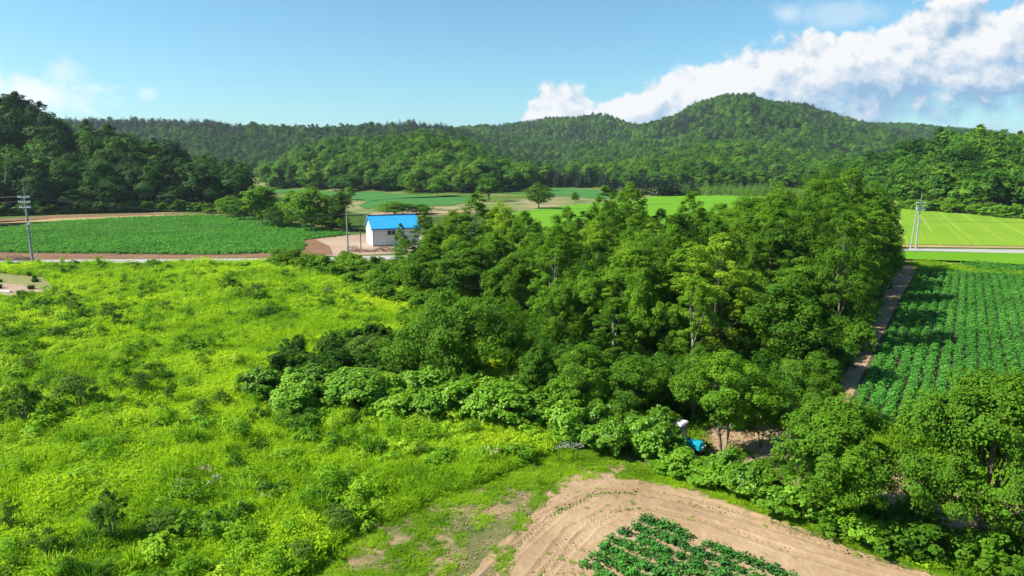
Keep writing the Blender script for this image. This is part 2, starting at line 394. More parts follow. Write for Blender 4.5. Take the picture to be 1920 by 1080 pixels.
def crown_leaves(rng, puffs, n, size, sub=7, subr=.42, aspect=.62, flat=.95, jit=.6, upb=.35, droop=.2, dome=.5):
    k = len(puffs); w_ = puffs[:, 3] ** 2; w_ = w_ / w_.sum()
    # sub-clumps on the surface of every clump
    d = unit(rng.normal(size=(k * sub, 3))); flip = (d[:, 2] < -.1) & (rng.rand(k * sub) < .45); d[flip, 2] *= -1
    pc = np.repeat(puffs[:, :3], sub, 0) + d * np.array([1, 1, flat]) * np.repeat(puffs[:, 3], sub)[:, None] * rng.uniform(.55, 1, (k * sub, 1))
    pr = np.repeat(puffs[:, 3], sub) * subr * rng.uniform(.6, 1.3, k * sub); pv = rng.rand(k * sub)
    idx = rng.choice(k * sub, n, p=np.repeat(w_ / sub, sub))
    e = unit(rng.normal(size=(n, 3))); fl = (e[:, 2] < 0) & (rng.rand(n) < .55); e[fl, 2] *= -1
    Pn = pc[idx] + e * np.array([1.05, 1.05, .85]) * (pr[idx] * rng.uniform(.5, 1, n) ** .5)[:, None]
    cc = Pn - np.array([0, 0, float(puffs[:, 2].mean()) * .85]); N = unit(e * .5 + d[idx] * .3 + unit(cc) * dome + rng.normal(size=(n, 3)) * jit * .6 + np.array([0, 0, upb]))
    Vv, F = leaves(Pn, N, size, aspect, rng, droop)
    return Vv, F, np.clip(.55 * rng.rand(n) + .45 * pv[idx], 0, 1)
def limbs(rng, puffs, h, r0, cb, lean=.0, nl=9, forks=1, seg=7):
    Vs, Fs = [], []; off = 0
    def add(p, r_):
        nonlocal off
        v_, f_ = tube(p, r_, seg if r_[0] > .05 else 5, cap=False); Vs.append(np.array(v_)); Fs.append(np.array(f_) + off); off += len(v_)
    order = rng.permutation(len(puffs))[:nl]
    for k in range(forks):
        a = rng.rand() * 6.28; q = .0 if forks == 1 else .32
        tx, ty = math.cos(a) * q * h * .35, math.sin(a) * q * h * .35
        zt = h * (.86 if forks == 1 else .7)
        P_ = [(tx * t ** 1.3 + rng.normal() * .035 * h * .1 * t + math.cos(a) * r0 * .7 * (forks > 1), ty * t ** 1.3 + rng.normal() * .035 * h * .1 * t + math.sin(a) * r0 * .7 * (forks > 1), zt * t - .25 * (t == 0)) for t in (0, .05, .2, .4, .6, .8, 1)]
        rr = [r0 * 1.5, r0 * 1.1, r0 * .9, r0 * .72, r0 * .52, r0 * .3, r0 * .12]
        if forks > 1: rr = [x * .62 for x in rr]
        add(P_, rr)
        for j in order[k::forks]:
            c = puffs[j]; zb = min(max(cb * .75 + rng.rand() * .3 * (c[2] - cb), .18 * h), zt * .9, c[2] * .92); t = zb / zt
            i = np.interp(zb, [p[2] for p in P_], range(7)); i0 = int(i); fr = i - i0; i1 = min(i0 + 1, 6)
            s0 = Vector(P_[i0]).lerp(Vector(P_[i1]), fr); e_ = Vector(c[:3]); mid = s0.lerp(e_, .5) + Vector((0, 0, .06 * (e_ - s0).length))
            rb = np.interp(i, range(7), rr) * .55
            add([s0, s0.lerp(mid, .5) + Vector(rng.normal(size=3) * .04), mid, mid.lerp(e_, .6), e_], [rb, rb * .85, rb * .65, rb * .4, rb * .15])
    return np.concatenate(Vs), np.concatenate(Fs)

def tree_parts(seed, h, cb, Rr, kind='round', n=6000, size=.24, k=24, pr=1.1, r0=.16, barkm='bark', leafm='leaf', forks=1, nl=9, sub=7, **kw):
    rng = np.random.RandomState(seed)
    pf = puffs_round(rng, h, cb, Rr, k, pr) if kind == 'round' else puffs_column(rng, h, cb, Rr, k, pr)
    Vl, Fl, v_ = crown_leaves(rng, pf, n, size, sub=sub, **kw)
    Vt, Ft = limbs(rng, pf, h, r0, cb, nl=nl, forks=forks)
    return mesh_np('crown', Vl, Fl, [M[leafm]], v=v_), mesh_np('trunk', Vt, Ft, [M[barkm]], smooth=True), h, Rr
def one_mesh(parts, name, leafm=None):
    """crown and trunk of a far, small tree in one mesh"""
    cr, tr = parts[0], parts[1]
    a = np.zeros(len(cr.vertices) * 3, np.float32); cr.vertices.foreach_get('co', a); b = np.zeros(len(tr.vertices) * 3, np.float32); tr.vertices.foreach_get('co', b)
    fa = np.zeros(len(cr.loops), np.int32); cr.loops.foreach_get('vertex_index', fa); fb = np.array([list(p.vertices) for p in tr.polygons])
    va = np.zeros(len(cr.polygons), np.float32); cr.attributes['v'].data.foreach_get('value', va)
    V_ = np.concatenate([a, b]).reshape(-1, 3); F_ = np.concatenate([fa.reshape(-1, 4), fb + len(cr.vertices)])
    return V_, F_, np.concatenate([va, np.zeros(len(fb))]), np.concatenate([np.zeros(len(va), int), np.ones(len(fb), int)])

def conifer_arrays(seed, h, Rr, n=420, size=.9, cb=.08, droop=.35):
    rng = np.random.RandomState(seed); t = 1 - rng.rand(n) ** .62; t = cb + (1 - cb) * t
    lev = np.round(t * h / .8) * .8 / h; t = np.clip(lev + rng.normal(size=n) * .012, cb, .99)
    a = rng.rand(n) * 6.28; q = rng.uniform(.25, 1, n) ** .6; rad = Rr * np.sqrt(np.clip(1 - t ** 1.35, 0, 1)) * q * (1 + .12 * np.sin(a * 3 + lev * 40))
    Pn = np.stack([np.cos(a) * rad, np.sin(a) * rad, t * h - rad * droop + .1], 1)
    out_ = np.stack([np.cos(a), np.sin(a), np.full(n, -.35)], 1); N = unit(np.stack([np.cos(a) * .45, np.sin(a) * .45, np.full(n, 1.)], 1) + rng.normal(size=(n, 3)) * .3)
    T = unit(out_ - N * (out_ * N).sum(1, keepdims=True)); B = np.cross(N, T); s_ = (size * rng.uniform(.6, 1.3, n) * (1.15 - .7 * t))[:, None]
    Vv = np.stack([Pn - T * s_ * .5, Pn + B * s_ * .28, Pn + T * s_ * .6, Pn - B * s_ * .28], 1).reshape(-1, 3)
    tv, tf = tube([(0, 0, -.3), (0, 0, h * .5), (0, 0, h * .97)], [.022 * h, .013 * h, .004 * h], 5, cap=False)
    V_ = np.concatenate([Vv, np.array(tv)]); F_ = np.concatenate([np.arange(n * 4).reshape(n, 4), np.array(tf) + n * 4])
    return V_, F_, np.concatenate([rng.rand(n), np.zeros(len(tf))]), np.concatenate([np.zeros(n, int), np.ones(len(tf), int)])

def scatter(name, temps, mats, pts, rotz, scale, which, tint, lean=None, sz=None, **props):
    """ONE mass object: its mesh carries a few sprig shapes and a cloud of points, and nodes repeat the sprigs on the points"""
    Vs, Fs, vs, ms, ks, off = [], [], [], [], [], 0
    for k, (V_, F_, v_, m_) in enumerate(temps):
        Vs.append(V_); Fs.append(F_ + off); vs.append(v_); ms.append(m_); ks.append(np.full(len(V_), k)); off += len(V_)
    V_ = np.concatenate(Vs + [pts]); me = mesh_np(name, V_, np.concatenate(Fs), mats, v=np.concatenate(vs), mi=np.concatenate(ms))
    nT, n = off, len(pts)
    def attr(nm, typ, a): 
        at = me.attributes.new(nm, typ, 'POINT'); at.data.foreach_set('vector' if typ == 'FLOAT_VECTOR' else 'value', np.ascontiguousarray(a, np.int32 if typ == 'INT' else np.float32).ravel())
    attr('tk', 'INT', np.concatenate(ks + [np.full(n, -1)]))
    attr('which', 'INT', np.concatenate([np.zeros(nT), which]))
    attr('tint', 'FLOAT', np.concatenate([np.zeros(nT), tint]))
    rot = np.zeros((nT + n, 3)); rot[nT:, 2] = rotz
    if lean is not None: rot[nT:, :2] = lean
    attr('rot', 'FLOAT_VECTOR', rot)
    sc = np.ones((nT + n, 3)); sc[nT:] = np.asarray(scale)[:, None]
    if sz is not None: sc[nT:, 2] *= sz
    attr('sc', 'FLOAT_VECTOR', sc)
    o = link(name, me, **props); ng = bpy.data.node_groups.new(name, 'GeometryNodeTree')
    ng.interface.new_socket('Geometry', in_out='INPUT', socket_type='NodeSocketGeometry'); ng.interface.new_socket('Geometry', in_out='OUTPUT', socket_type='NodeSocketGeometry')
    t = NT(ng); gi = t.new('NodeGroupInput'); go = t.new('NodeGroupOutput')
    def named(nm, typ): a = t.new('GeometryNodeInputNamedAttribute', data_type=typ); a.inputs['Name'].default_value = nm; return a.outputs['Attribute']
    def sep(k):
        c = t.new('FunctionNodeCompare', data_type='INT', operation='EQUAL'); t.l.new(named('tk', 'INT'), c.inputs[2]); c.inputs[3].default_value = k
        s_ = t.new('GeometryNodeSeparateGeometry', domain='POINT'); t.l.new(gi.outputs[0], s_.inputs[0]); t.l.new(c.outputs[0], s_.inputs[1]); return s_.outputs[0]
    g2i = t.new('GeometryNodeGeometryToInstance')
    for k in reversed(range(len(temps))): t.l.new(sep(k), g2i.inputs[0])
    io = t.new('GeometryNodeInstanceOnPoints'); t.l.new(sep(-1), io.inputs['Points']); t.l.new(g2i.outputs[0], io.inputs['Instance'])
    io.inputs['Pick Instance'].default_value = True
    t.l.new(named('which', 'INT'), io.inputs['Instance Index']); t.l.new(named('rot', 'FLOAT_VECTOR'), io.inputs['Rotation']); t.l.new(named('sc', 'FLOAT_VECTOR'), io.inputs['Scale'])
    t.l.new(io.outputs[0], go.inputs[0])
    md = o.modifiers.new('repeat', 'NODES'); md.node_group = ng
    o['kind'] = 'stuff'
    return o

def jgrid(x0, x1, y0, y1, sp_, rng, jit=.45):
    xs = np.arange(x0, x1, sp_); ys = np.arange(y0, y1, sp_); X_, Y_ = np.meshgrid(xs, ys); X_ = X_.ravel(); Y_ = Y_.ravel()
    return X_ + rng.uniform(-jit, jit, len(X_)) * sp_, Y_ + rng.uniform(-jit, jit, len(X_)) * sp_

# ------------------------------------------------------------------ ground and sheets
def build_ground():
    ys = np.concatenate([np.linspace(-60, 150, 90), 150 * (4500 / 150) ** np.linspace(0, 1, 330)[1:]]); us = np.linspace(-1.25, 1.25, 330)
    Ym, Um = np.meshgrid(ys, us, indexing='ij'); Xm = Um * (np.maximum(Ym, 0) + 60)
    Z = H(Xm, Ym); Z = Z - np.where(Z > 0, 0, .0)
    V_ = np.stack([Xm, Ym, Z], -1).reshape(-1, 3); a, b = Xm.shape; I = np.arange(a * b).reshape(a, b)
    F_ = np.stack([I[:-1, :-1], I[:-1, 1:], I[1:, 1:], I[1:, :-1]], -1).reshape(-1, 4)
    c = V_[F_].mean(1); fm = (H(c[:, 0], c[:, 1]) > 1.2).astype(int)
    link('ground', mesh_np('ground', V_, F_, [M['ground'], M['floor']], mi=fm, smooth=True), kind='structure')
build_ground()
def flat(name, pl, z, m, **props):
    bm = bmesh.new(); f = bm.faces.new([bm.verts.new((x, y, z)) for x, y in pl]); bmesh.ops.triangulate(bm, faces=[f])
    me = bpy.data.meshes.new(name); bm.to_mesh(me); bm.free()
    if sum((a.normal.z for a in me.polygons)) < 0: me.flip_normals()
    me.materials.append(m); props.setdefault('kind', 'structure'); return link(name, me, **props)
def sheet(name, pl, cell, z, m, hf=None, edge=.25, seed=0, **props):
    xs = [p[0] for p in pl]; ys = [p[1] for p in pl]
    X_, Y_ = np.meshgrid(np.arange(min(xs) - 1, max(xs) + 1, cell), np.arange(min(ys) - 1, max(ys) + 1, cell), indexing='ij')
    cx, cy = X_[:-1, :-1] + cell / 2, Y_[:-1, :-1] + cell / 2
    ok = inpoly(cx + (fbm(cx, cy, 1.5, seed) - .5) * edge * 4, cy + (fbm(cx, cy, 1.5, seed + 3) - .5) * edge * 4, pl)
    Z = z + (hf(X_, Y_) if hf else 0 * X_); I = np.arange(X_.size).reshape(X_.shape)
    F_ = np.stack([I[:-1, :-1], I[1:, :-1], I[1:, 1:], I[:-1, 1:]], -1)[ok]
    used = np.unique(F_); mp = np.full(X_.size, -1); mp[used] = np.arange(len(used))
    V_ = np.stack([X_, Y_, Z], -1).reshape(-1, 3)[used]; props.setdefault('kind', 'structure')
    return link(name, mesh_np(name, V_, mp[F_], [m], smooth=True), **props)

MEADOW = poly((-900, 530), (-300, 503), (0, 497), (300, 496), (500, 494), (620, 500), (720, 520), (830, 565), (900, 640), (1000, 760), (1060, 830), (1000, 868), (930, 893), (820, 935), (700, 985), (600, 1050), (520, 1130), (420, 1300), (-200, 1500), (-900, 1200))
DIRT = poly((850, 1120), (905, 1050), (960, 1000), (1010, 950), (1040, 905), (1100, 885), (1180, 893), (1240, 905), (1400, 955), (1560, 1010), (1720, 1064), (2000, 1150), (2300, 1300), (1500, 1900), (500, 1500))
VERGE = poly((420, 1350), (520, 1130), (600, 1050), (700, 985), (820, 935), (930, 893), (1000, 850), (1060, 828), (1190, 845), (1300, 892), (1500, 975), (1700, 1052), (1750, 1075), (1700, 1068), (1500, 995), (1290, 922), (1180, 900), (1070, 905), (1000, 965), (950, 1080), (800, 1300))
BANK = poly((1060, 835), (1190, 850), (1300, 890), (1500, 972), (1700, 1046), (1880, 1115), (2060, 1195), (2000, 1200), (1800, 1098), (1700, 1062), (1500, 990), (1290, 914), (1180, 876), (1100, 868))
YARD2 = poly((1310, 815), (1340, 785), (1470, 800), (1560, 840), (1700, 865), (2000, 930), (2500, 1040), (2300, 1150), (1920, 1055), (1700, 985), (1480, 915), (1350, 862))
sheet('meadow', MEADOW, 1.0, .004, M['meadow'], edge=.1)
# wheel tracks pressed into the sand
TRACKS = [(poly((2150, 1230), (1800, 1105), (1500, 1020), (1330, 962), (1220, 938), (1150, 940), (1080, 975), (1010, 1040), (940, 1110), (860, 1200)), .85, 1),
          (poly((2200, 1190), (1800, 1080), (1500, 990), (1300, 930), (1200, 912), (1100, 912)), .8, -1),
          (poly((850, 1230), (960, 1080), (1040, 985), (1120, 945), (1230, 930)), .75, 1)]
def dirt_h(x, y):
    z = .05 + .07 * (fbm(x, y, 3.0, 1) - .5) + .03 * (fbm(x, y, .5, 2) - .5) + .02 * (vn(x, y, .12, 3) - .5)
    for pts, half, sg in TRACKS:
        d, a = dist_line(x, y, pts)
        Lt = float(np.max(a)); fade = sst(a / 2.5) * sst((Lt - a) / 2.5)
        for o_ in (-half, half):
            q = d - o_; w_ = np.exp(-(q / .24) ** 4) * fade
            tread = np.sin((a + sg * np.abs(q) * 1.3) * 2 * math.pi / .24)
            z = z + w_ * (-.03 + .017 * tread * (vn(x, y, 1.6, 5) > .25)) + .02 * fade * np.exp(-((np.abs(q) - .31) / .06) ** 2)
    return z
near_dirt = [p for p in DIRT]
sheet('dirt_track', [(max(-8, min(32, x)), max(17, y)) for x, y in near_dirt], .055, 0, M['sand'], hf=dirt_h, edge=.12, seed=2)
sheet('farm_track', YARD2, .3, .006, M['sand'], hf=lambda x, y: .03 * fbm(x, y, 1.2, 4), edge=.3, seed=4)
M['vg'] = ramp_mat('verge_earth', .45, [(.36, (.05, .10, .015)), (.5, (.16, .15, .06)), (.62, (.34, .235, .135))], bmp=(.7, .03), bscale=9)
sheet('grassy_verge', VERGE, .25, .008, M['vg'], hf=lambda x, y: .04 * fbm(x, y, .8, 3), edge=.2, seed=1)
# roads and fields in the valley
ROAD_N = [(-1400, 520), (-500, 497), (0, 488.5), (500, 485), (900, 476), (1300, 469), (1720, 466.5), (1920, 469), (2600, 485)]
ROAD_S = [(2600, 495), (1920, 475.5), (1720, 471), (1300, 474), (900, 483), (500, 492.5), (0, 496.5), (-500, 508), (-1400, 535)]
flat('road', poly(*ROAD_N, *ROAD_S), .06, M['asphalt'])
LFIELD = poly((-900, 470), (-400, 474), (0, 474), (200, 476), (400, 478), (560, 473), (575, 462), (566, 452), (600, 447), (655, 441), (600, 428), (520, 414), (440, 405.5), (370, 405), (250, 409), (120, 416), (0, 429), (-300, 445), (-900, 455))
flat('soil_strip', poly((-1400, 520), (-500, 496), (0, 488), (500, 484.5), (600, 482), (640, 445), (655, 432), (560, 415), (440, 401.5), (300, 400), (100, 404), (0, 411), (-300, 425), (-1400, 450)), .02, M['soil'])
flat('dry_grass_strip', poly((-300, 440), (0, 428), (120, 416), (250, 409), (370, 405), (440, 405), (520, 413), (610, 428), (655, 438), (655, 433), (560, 415), (440, 402.5), (300, 403), (100, 410), (0, 418), (-300, 432)), .03, M['stubble'])
flat('potato_field_soil', LFIELD, .04, M['croploam'])
flat('yard', poly((560, 452), (600, 447), (655, 441), (700, 438), (830, 440), (840, 470), (760, 474), (700, 478), (640, 482), (596, 478), (575, 468)), .05, M['yard'])
flat('yard_soil', poly((560, 452), (590, 449), (618, 462), (625, 478), (596, 478), (572, 468)), .07, M['soil'])
RFIELD = poly((1718, 509), (1800, 511), (1920, 518), (2300, 545), (2900, 600), (2600, 900), (1950, 860), (1800, 825), (1660, 800), (1592, 757), (1618, 700), (1655, 625), (1690, 555))
flat('potato_field_ground', RFIELD, .012, M['croploam'])
flat('field_path', poly((1688, 487), (1730, 490), (1820, 496), (1920, 514), (2400, 545), (2400, 552), (1920, 520), (1800, 511), (1718, 509), (1690, 555), (1655, 625), (1618, 700), (1592, 757), (1535, 765), (1572, 690), (1618, 600), (1655, 520)), .02, M['sand'])
flat('lime_crop_strip', poly((1600, 473), (1720, 474.5), (1920, 478), (2500, 500), (2500, 535), (1920, 500), (1810, 493), (1730, 490), (1600, 487)), .3, M['lime'])
CSTRIP = poly((1800, 494), (1860, 496), (1920, 502), (2400, 530), (2400, 543), (1920, 516), (1840, 508), (1812, 502))
flat('stubble_strip', poly((1400, 462), (1720, 464), (1920, 466.3), (2600, 482), (2600, 480), (1920, 463), (1720, 459.5), (1400, 458)), .08, M['stubble'])
flat('cereal_field', poly((1400, 458), (1720, 459.5), (1920, 463), (2700, 478), (2700, 415), (2000, 417), (1920, 411), (1800, 401), (1690, 392), (1560, 388), (1400, 400)), .15, M['cereal'])
flat('far_potato_field', poly((440, 352), (540, 350.5), (660, 356), (760, 365), (880, 369), (800, 371.5), (740, 373), (690, 378), (640, 372), (560, 362), (440, 362)), .12, M['farfield'])
flat('oval_field', poly((672, 385), (700, 376), (760, 371), (850, 367.5), (905, 368), (880, 379), (850, 384), (790, 387), (720, 392), (680, 391)), .12, M['farfield'])
flat('far_olive_field', poly((440, 330), (530, 330), (560, 350), (440, 351)), .12, M['olive'])
flat('bright_field', poly((940, 402), (1010, 391), (1100, 382), (1180, 374), (1220, 367), (1350, 366), (1500, 372), (1500, 420), (1200, 425), (940, 428)), .09, M['lime'])
flat('far_green_field', poly((1020, 353.5), (1060, 353), (1140, 358), (1180, 372), (1120, 374), (1060, 368), (1010, 366), (920, 360), (930, 354)), .12, M['farfield'])
flat('sandy_ground', poly((640, 374), (690, 378), (672, 385), (682, 392), (790, 389.5), (850, 387), (890, 377), (960, 376), (1040, 368), (1180, 374), (1200, 370), (1170, 362), (1240, 360), (1240, 366), (1180, 376), (1080, 384), (960, 398), (860, 402), (700, 410), (650, 395)), .1, M['tan'])
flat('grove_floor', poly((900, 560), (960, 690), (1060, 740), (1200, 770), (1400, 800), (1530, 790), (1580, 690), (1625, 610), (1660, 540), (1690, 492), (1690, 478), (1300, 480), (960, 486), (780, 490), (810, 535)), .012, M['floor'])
flat('dirt_lane', poly((690, 404), (800, 402), (900, 398), (900, 394), (800, 398), (700, 399)), .14, M['sand'])
flat('pasture', poly((540, 412), (560, 402), (650, 404), (760, 408), (960, 404), (1200, 425), (1500, 420), (1680, 420), (1680, 462), (1300, 467), (840, 470), (830, 440), (700, 438), (655, 432)), .05, M['meadow'])

# ------------------------------------------------------------------ plant placing
TINTS = {'dark': .14, 'mid': .34, 'light': .55, 'pale': .78}
def plant(name, var, x, y, h, wd, tint, label, cat, group=None, rz=None, z=None, parts=True):
    """a plant of its own: an Empty at its foot carrying its crown and trunk"""
    rng_ = random.Random(int(x * 71 + y * 933)); rz = rng_.random() * 6.28 if rz is None else rz
    cr, tr, h0, r0 = var[:4]; z = float(H(x, y)) if z is None else z
    e = bpy.data.objects.new(name, None); C.objects.link(e); e.empty_display_size = .5
    e.location = (x, y, z - .03); e.rotation_euler = (0, 0, rz); s_ = wd / (2 * r0); e.scale = (s_, s_, h / h0)
    tag(e, label, cat, group)
    for nm, me in (('crown', cr), ('trunk', tr)):
        o = bpy.data.objects.new(nm, me); C.objects.link(o); o.parent = e; o.color = (tint, 0, 0, 1)
    return e
def plant1(name, me, h0, r0, x, y, h, wd, tint, label, cat, group=None, z=None):
    rng_ = random.Random(int(x * 71 + y * 933)); o = bpy.data.objects.new(name, me); C.objects.link(o)
    z = float(H(x, y)) if z is None else z; s_ = wd / (2 * r0)
    o.location = (x, y, z - .03); o.rotation_euler = (0, 0, rng_.random() * 6.28); o.scale = (s_, s_, h / h0); o.color = (tint, 0, 0, 1)
    return tag(o, label, cat, group)
def spot(px, y, pytop, wpx):
    """foot of a plant seen at column px standing y metres down the valley whose top reaches row pytop"""
    u = US(px, pytop)[0]; x = u * y * .5 + .5 * y * (px - 960) / 1280 * (math.cos(PITCH) + (15 / y) * math.sin(PITCH)); return x, y, topz(px, pytop, y), wpx * y / 1280 * 1.02
def base(px, pyb, pytop, wpx):
    x, y = G(px, pyb); return x, y, topz(px, pytop, y), wpx * y / 1280 * 1.04

rng = np.random.RandomState(11)
# ---- plant shapes
NEAR = [tree_parts(101, 9, .8, 4.3, n=64000, size=0.15, k=52, pr=1.2, r0=.16, sub=11, subr=0.42, nl=12, jit=0.75),
        tree_parts(102, 7, 1.0, 3.6, n=46000, size=0.14, k=40, pr=1.05, r0=.12, forks=4, sub=10, subr=0.42, nl=12, jit=0.75),
        tree_parts(103, 6, 1.5, 2.7, n=19000, size=0.12, k=34, pr=.72, r0=.09, forks=3, sub=7, subr=0.48, nl=12, flat=.4, jit=0.75)]
WIDE = tree_parts(104, 5.5, .2, 5.2, n=54000, size=0.155, k=64, pr=1.2, r0=.14, forks=4, sub=9, subr=0.44, jit=0.75)
MIDT = [tree_parts(200 + i, 7, .5, 2.9, n=22000, size=0.15, k=36, pr=.9, r0=.09, forks=2, sub=8, subr=0.44, jit=0.75) for i in range(2)]
GROVE = [tree_parts(301, 12, 1.2, 2.7, 'col', n=26000, size=0.165, k=95, pr=.78, r0=.10, barkm='birch', sub=5, subr=0.6, jit=0.9, upb=0.25),
         tree_parts(302, 12, 2.0, 2.6, 'col', n=24000, size=0.165, k=85, pr=.76, r0=.10, barkm='birch', forks=2, sub=5, subr=0.6, jit=0.9, upb=0.25),
         tree_parts(303, 12, .6, 3.0, 'col', n=28000, size=0.165, k=100, pr=.85, r0=.12, barkm='bark', sub=5, subr=0.6, jit=0.9, upb=0.25),
         tree_parts(304, 11, .6, 3.4, 'round', n=28000, size=0.165, k=95, pr=.85, r0=.13, barkm='bark', sub=5, subr=0.6, jit=0.9, upb=0.25),
         tree_parts(305, 13, 2.2, 2.5, 'col', n=22000, size=0.165, k=80, pr=.72, r0=.10, barkm='birch', sub=5, subr=0.6, jit=0.9, upb=0.25),
         tree_parts(306, 7, .3, 2.9, n=24000, size=0.165, k=80, pr=.72, r0=.09, forks=3, sub=5, subr=0.6, jit=0.9, upb=0.25), tree_parts(307, 7.5, .4, 2.7, n=22000, size=0.165, k=75, pr=.68, r0=.09, forks=2, sub=5, subr=0.6, jit=0.9, upb=0.25)]
FAR = [tree_parts(400 + i, 14, .6, 5 + .3 * (i % 3), 'round', n=4600, size=.66, k=30, pr=2.3, r0=.2, sub=5, subr=.6, nl=5, jit=.5, dome=1.0) for i in range(4)] + \
      [tree_parts(405, 15, .8, 4.0, 'col', n=4000, size=.62, k=28, pr=1.9, r0=.18, sub=5, subr=.6, nl=5, jit=.5, dome=1.0)]
FAR1 = []
for i, p in enumerate(FAR):
    V_, F_, v_, m_ = one_mesh(p, 'far'); FAR1.append((mesh_np('broadleaf_tree', V_, F_, [M['leaf_far'], M['bark']], v=v_, mi=m_), p[2], p[3], (V_, F_, v_, m_)))
CON = []
for i in range(3):
    a = conifer_arrays(500 + i, 11, 2.9 + .3 * i, n=900, size=1.0); CON.append((mesh_np('conifer', a[0], a[1], [M['needle'], M['bark']], v=a[2], mi=a[3]), 11, 3.0 + .3 * i, a))
LAR = []
for i in range(2):
    a = conifer_arrays(520 + i, 4, .9, n=380, size=.42, droop=.1); LAR.append((mesh_np('larch_sapling', a[0], a[1], [M['larch'], M['bark']], v=a[2], mi=a[3]), 4, 1.15, a))
def shrub_parts(seed, h, Rr, n, size, leafm, k=14, pr=.5, aspect=.75, upb=.8, jit=.7, **kw):
    return tree_parts(seed, h, .1, Rr, n=n, size=size, k=k, pr=pr, r0=.035, leafm=leafm, forks=4, aspect=aspect, upb=upb, jit=jit, nl=8, **kw)
KNOT = [shrub_parts(600 + i, 2.4, 1.4, 3000, .20, 'leaf_big', k=22, pr=.5, sub=6, subr=.55, jit=.8) for i in range(3)]
DARKS = [shrub_parts(610 + i, 2.2, 1.4, 3000, .16, 'leaf', k=16, pr=.55, sub=6, subr=.4) for i in range(3)]
WIL = [shrub_parts(620 + i, 2.0, .9, 2200, .12, 'willow', k=14, pr=.36, aspect=.35, upb=.1, sub=5, subr=.4) for i in range(3)]
FSH = [shrub_parts(630 + i, 3.0, 1.9, 1300, .36, 'leaf', k=12, pr=.8, sub=5, subr=.45) for i in range(3)]
def tuft_arrays(seed, n, hgt, rad, wd, spread=.5, stems=None, vs=(0, 1)):
    r = np.random.RandomState(seed); a = r.rand(n) * 6.28; q = rad * np.sqrt(r.rand(n)); bx, by = np.cos(a) * q, np.sin(a) * q
    L = hgt * r.uniform(.55, 1.1, n) * (1 - .35 * (q / rad) ** 2); a2 = a + r.normal(size=n) * .9; ln = spread * r.uniform(.1, 1, n)
    dx, dy = np.cos(a2) * ln, np.sin(a2) * ln; b = r.rand(n) * 6.28; wx, wy = np.cos(b) * wd / 2, np.sin(b) * wd / 2
    p0 = np.stack([bx, by, 0 * bx - .03], 1); p1 = np.stack([bx + dx * L * .35, by + dy * L * .35, L * .62], 1); p2 = np.stack([bx + dx * L, by + dy * L, L * (1 - .45 * ln)], 1)
    W = np.stack([wx, wy, 0 * wx], 1); V_ = np.stack([p0 - W * .5, p0 + W * .5, p1 + W, p1 - W, p2 - W * .15, p2 + W * .15], 1).reshape(-1, 3)
    i = np.arange(n)[:, None] * 6; F_ = np.concatenate([i + np.array([[0, 1, 2, 3]]), i + np.array([[3, 2, 5, 4]])])
    v_ = np.tile(vs[0] + (vs[1] - vs[0]) * r.rand(n), 2); return V_, F_, v_, np.zeros(len(F_), int)
def weed_arrays(seed, n, hgt, rad, size, aspect=.5):
    r = np.random.RandomState(seed); k = 7; ca = r.rand(k) * 6.28; cq = rad * np.sqrt(r.rand(k)); ch = hgt * r.uniform(.55, 1, k)
    idx = r.randint(0, k, n); t = r.rand(n) ** .6
    Pn = np.stack([np.cos(ca[idx]) * cq[idx] + r.normal(size=n) * .07, np.sin(ca[idx]) * cq[idx] + r.normal(size=n) * .07, ch[idx] * t], 1)
    N = unit(r.normal(size=(n, 3)) * .7 + np.array([0, 0, .8])); V_, F_ = leaves(Pn, N, size, aspect, r)
    return V_, F_, r.rand(n) * .6 + .4 * t, np.zeros(n, int)
TUS = []
for i in range(3):
    a = tuft_arrays(700 + i, 420, .95, .38, .035, spread=.95); TUS.append(mesh_np('sedge_tussock', a[0], a[1], [M['tussock']], v=a[2]))

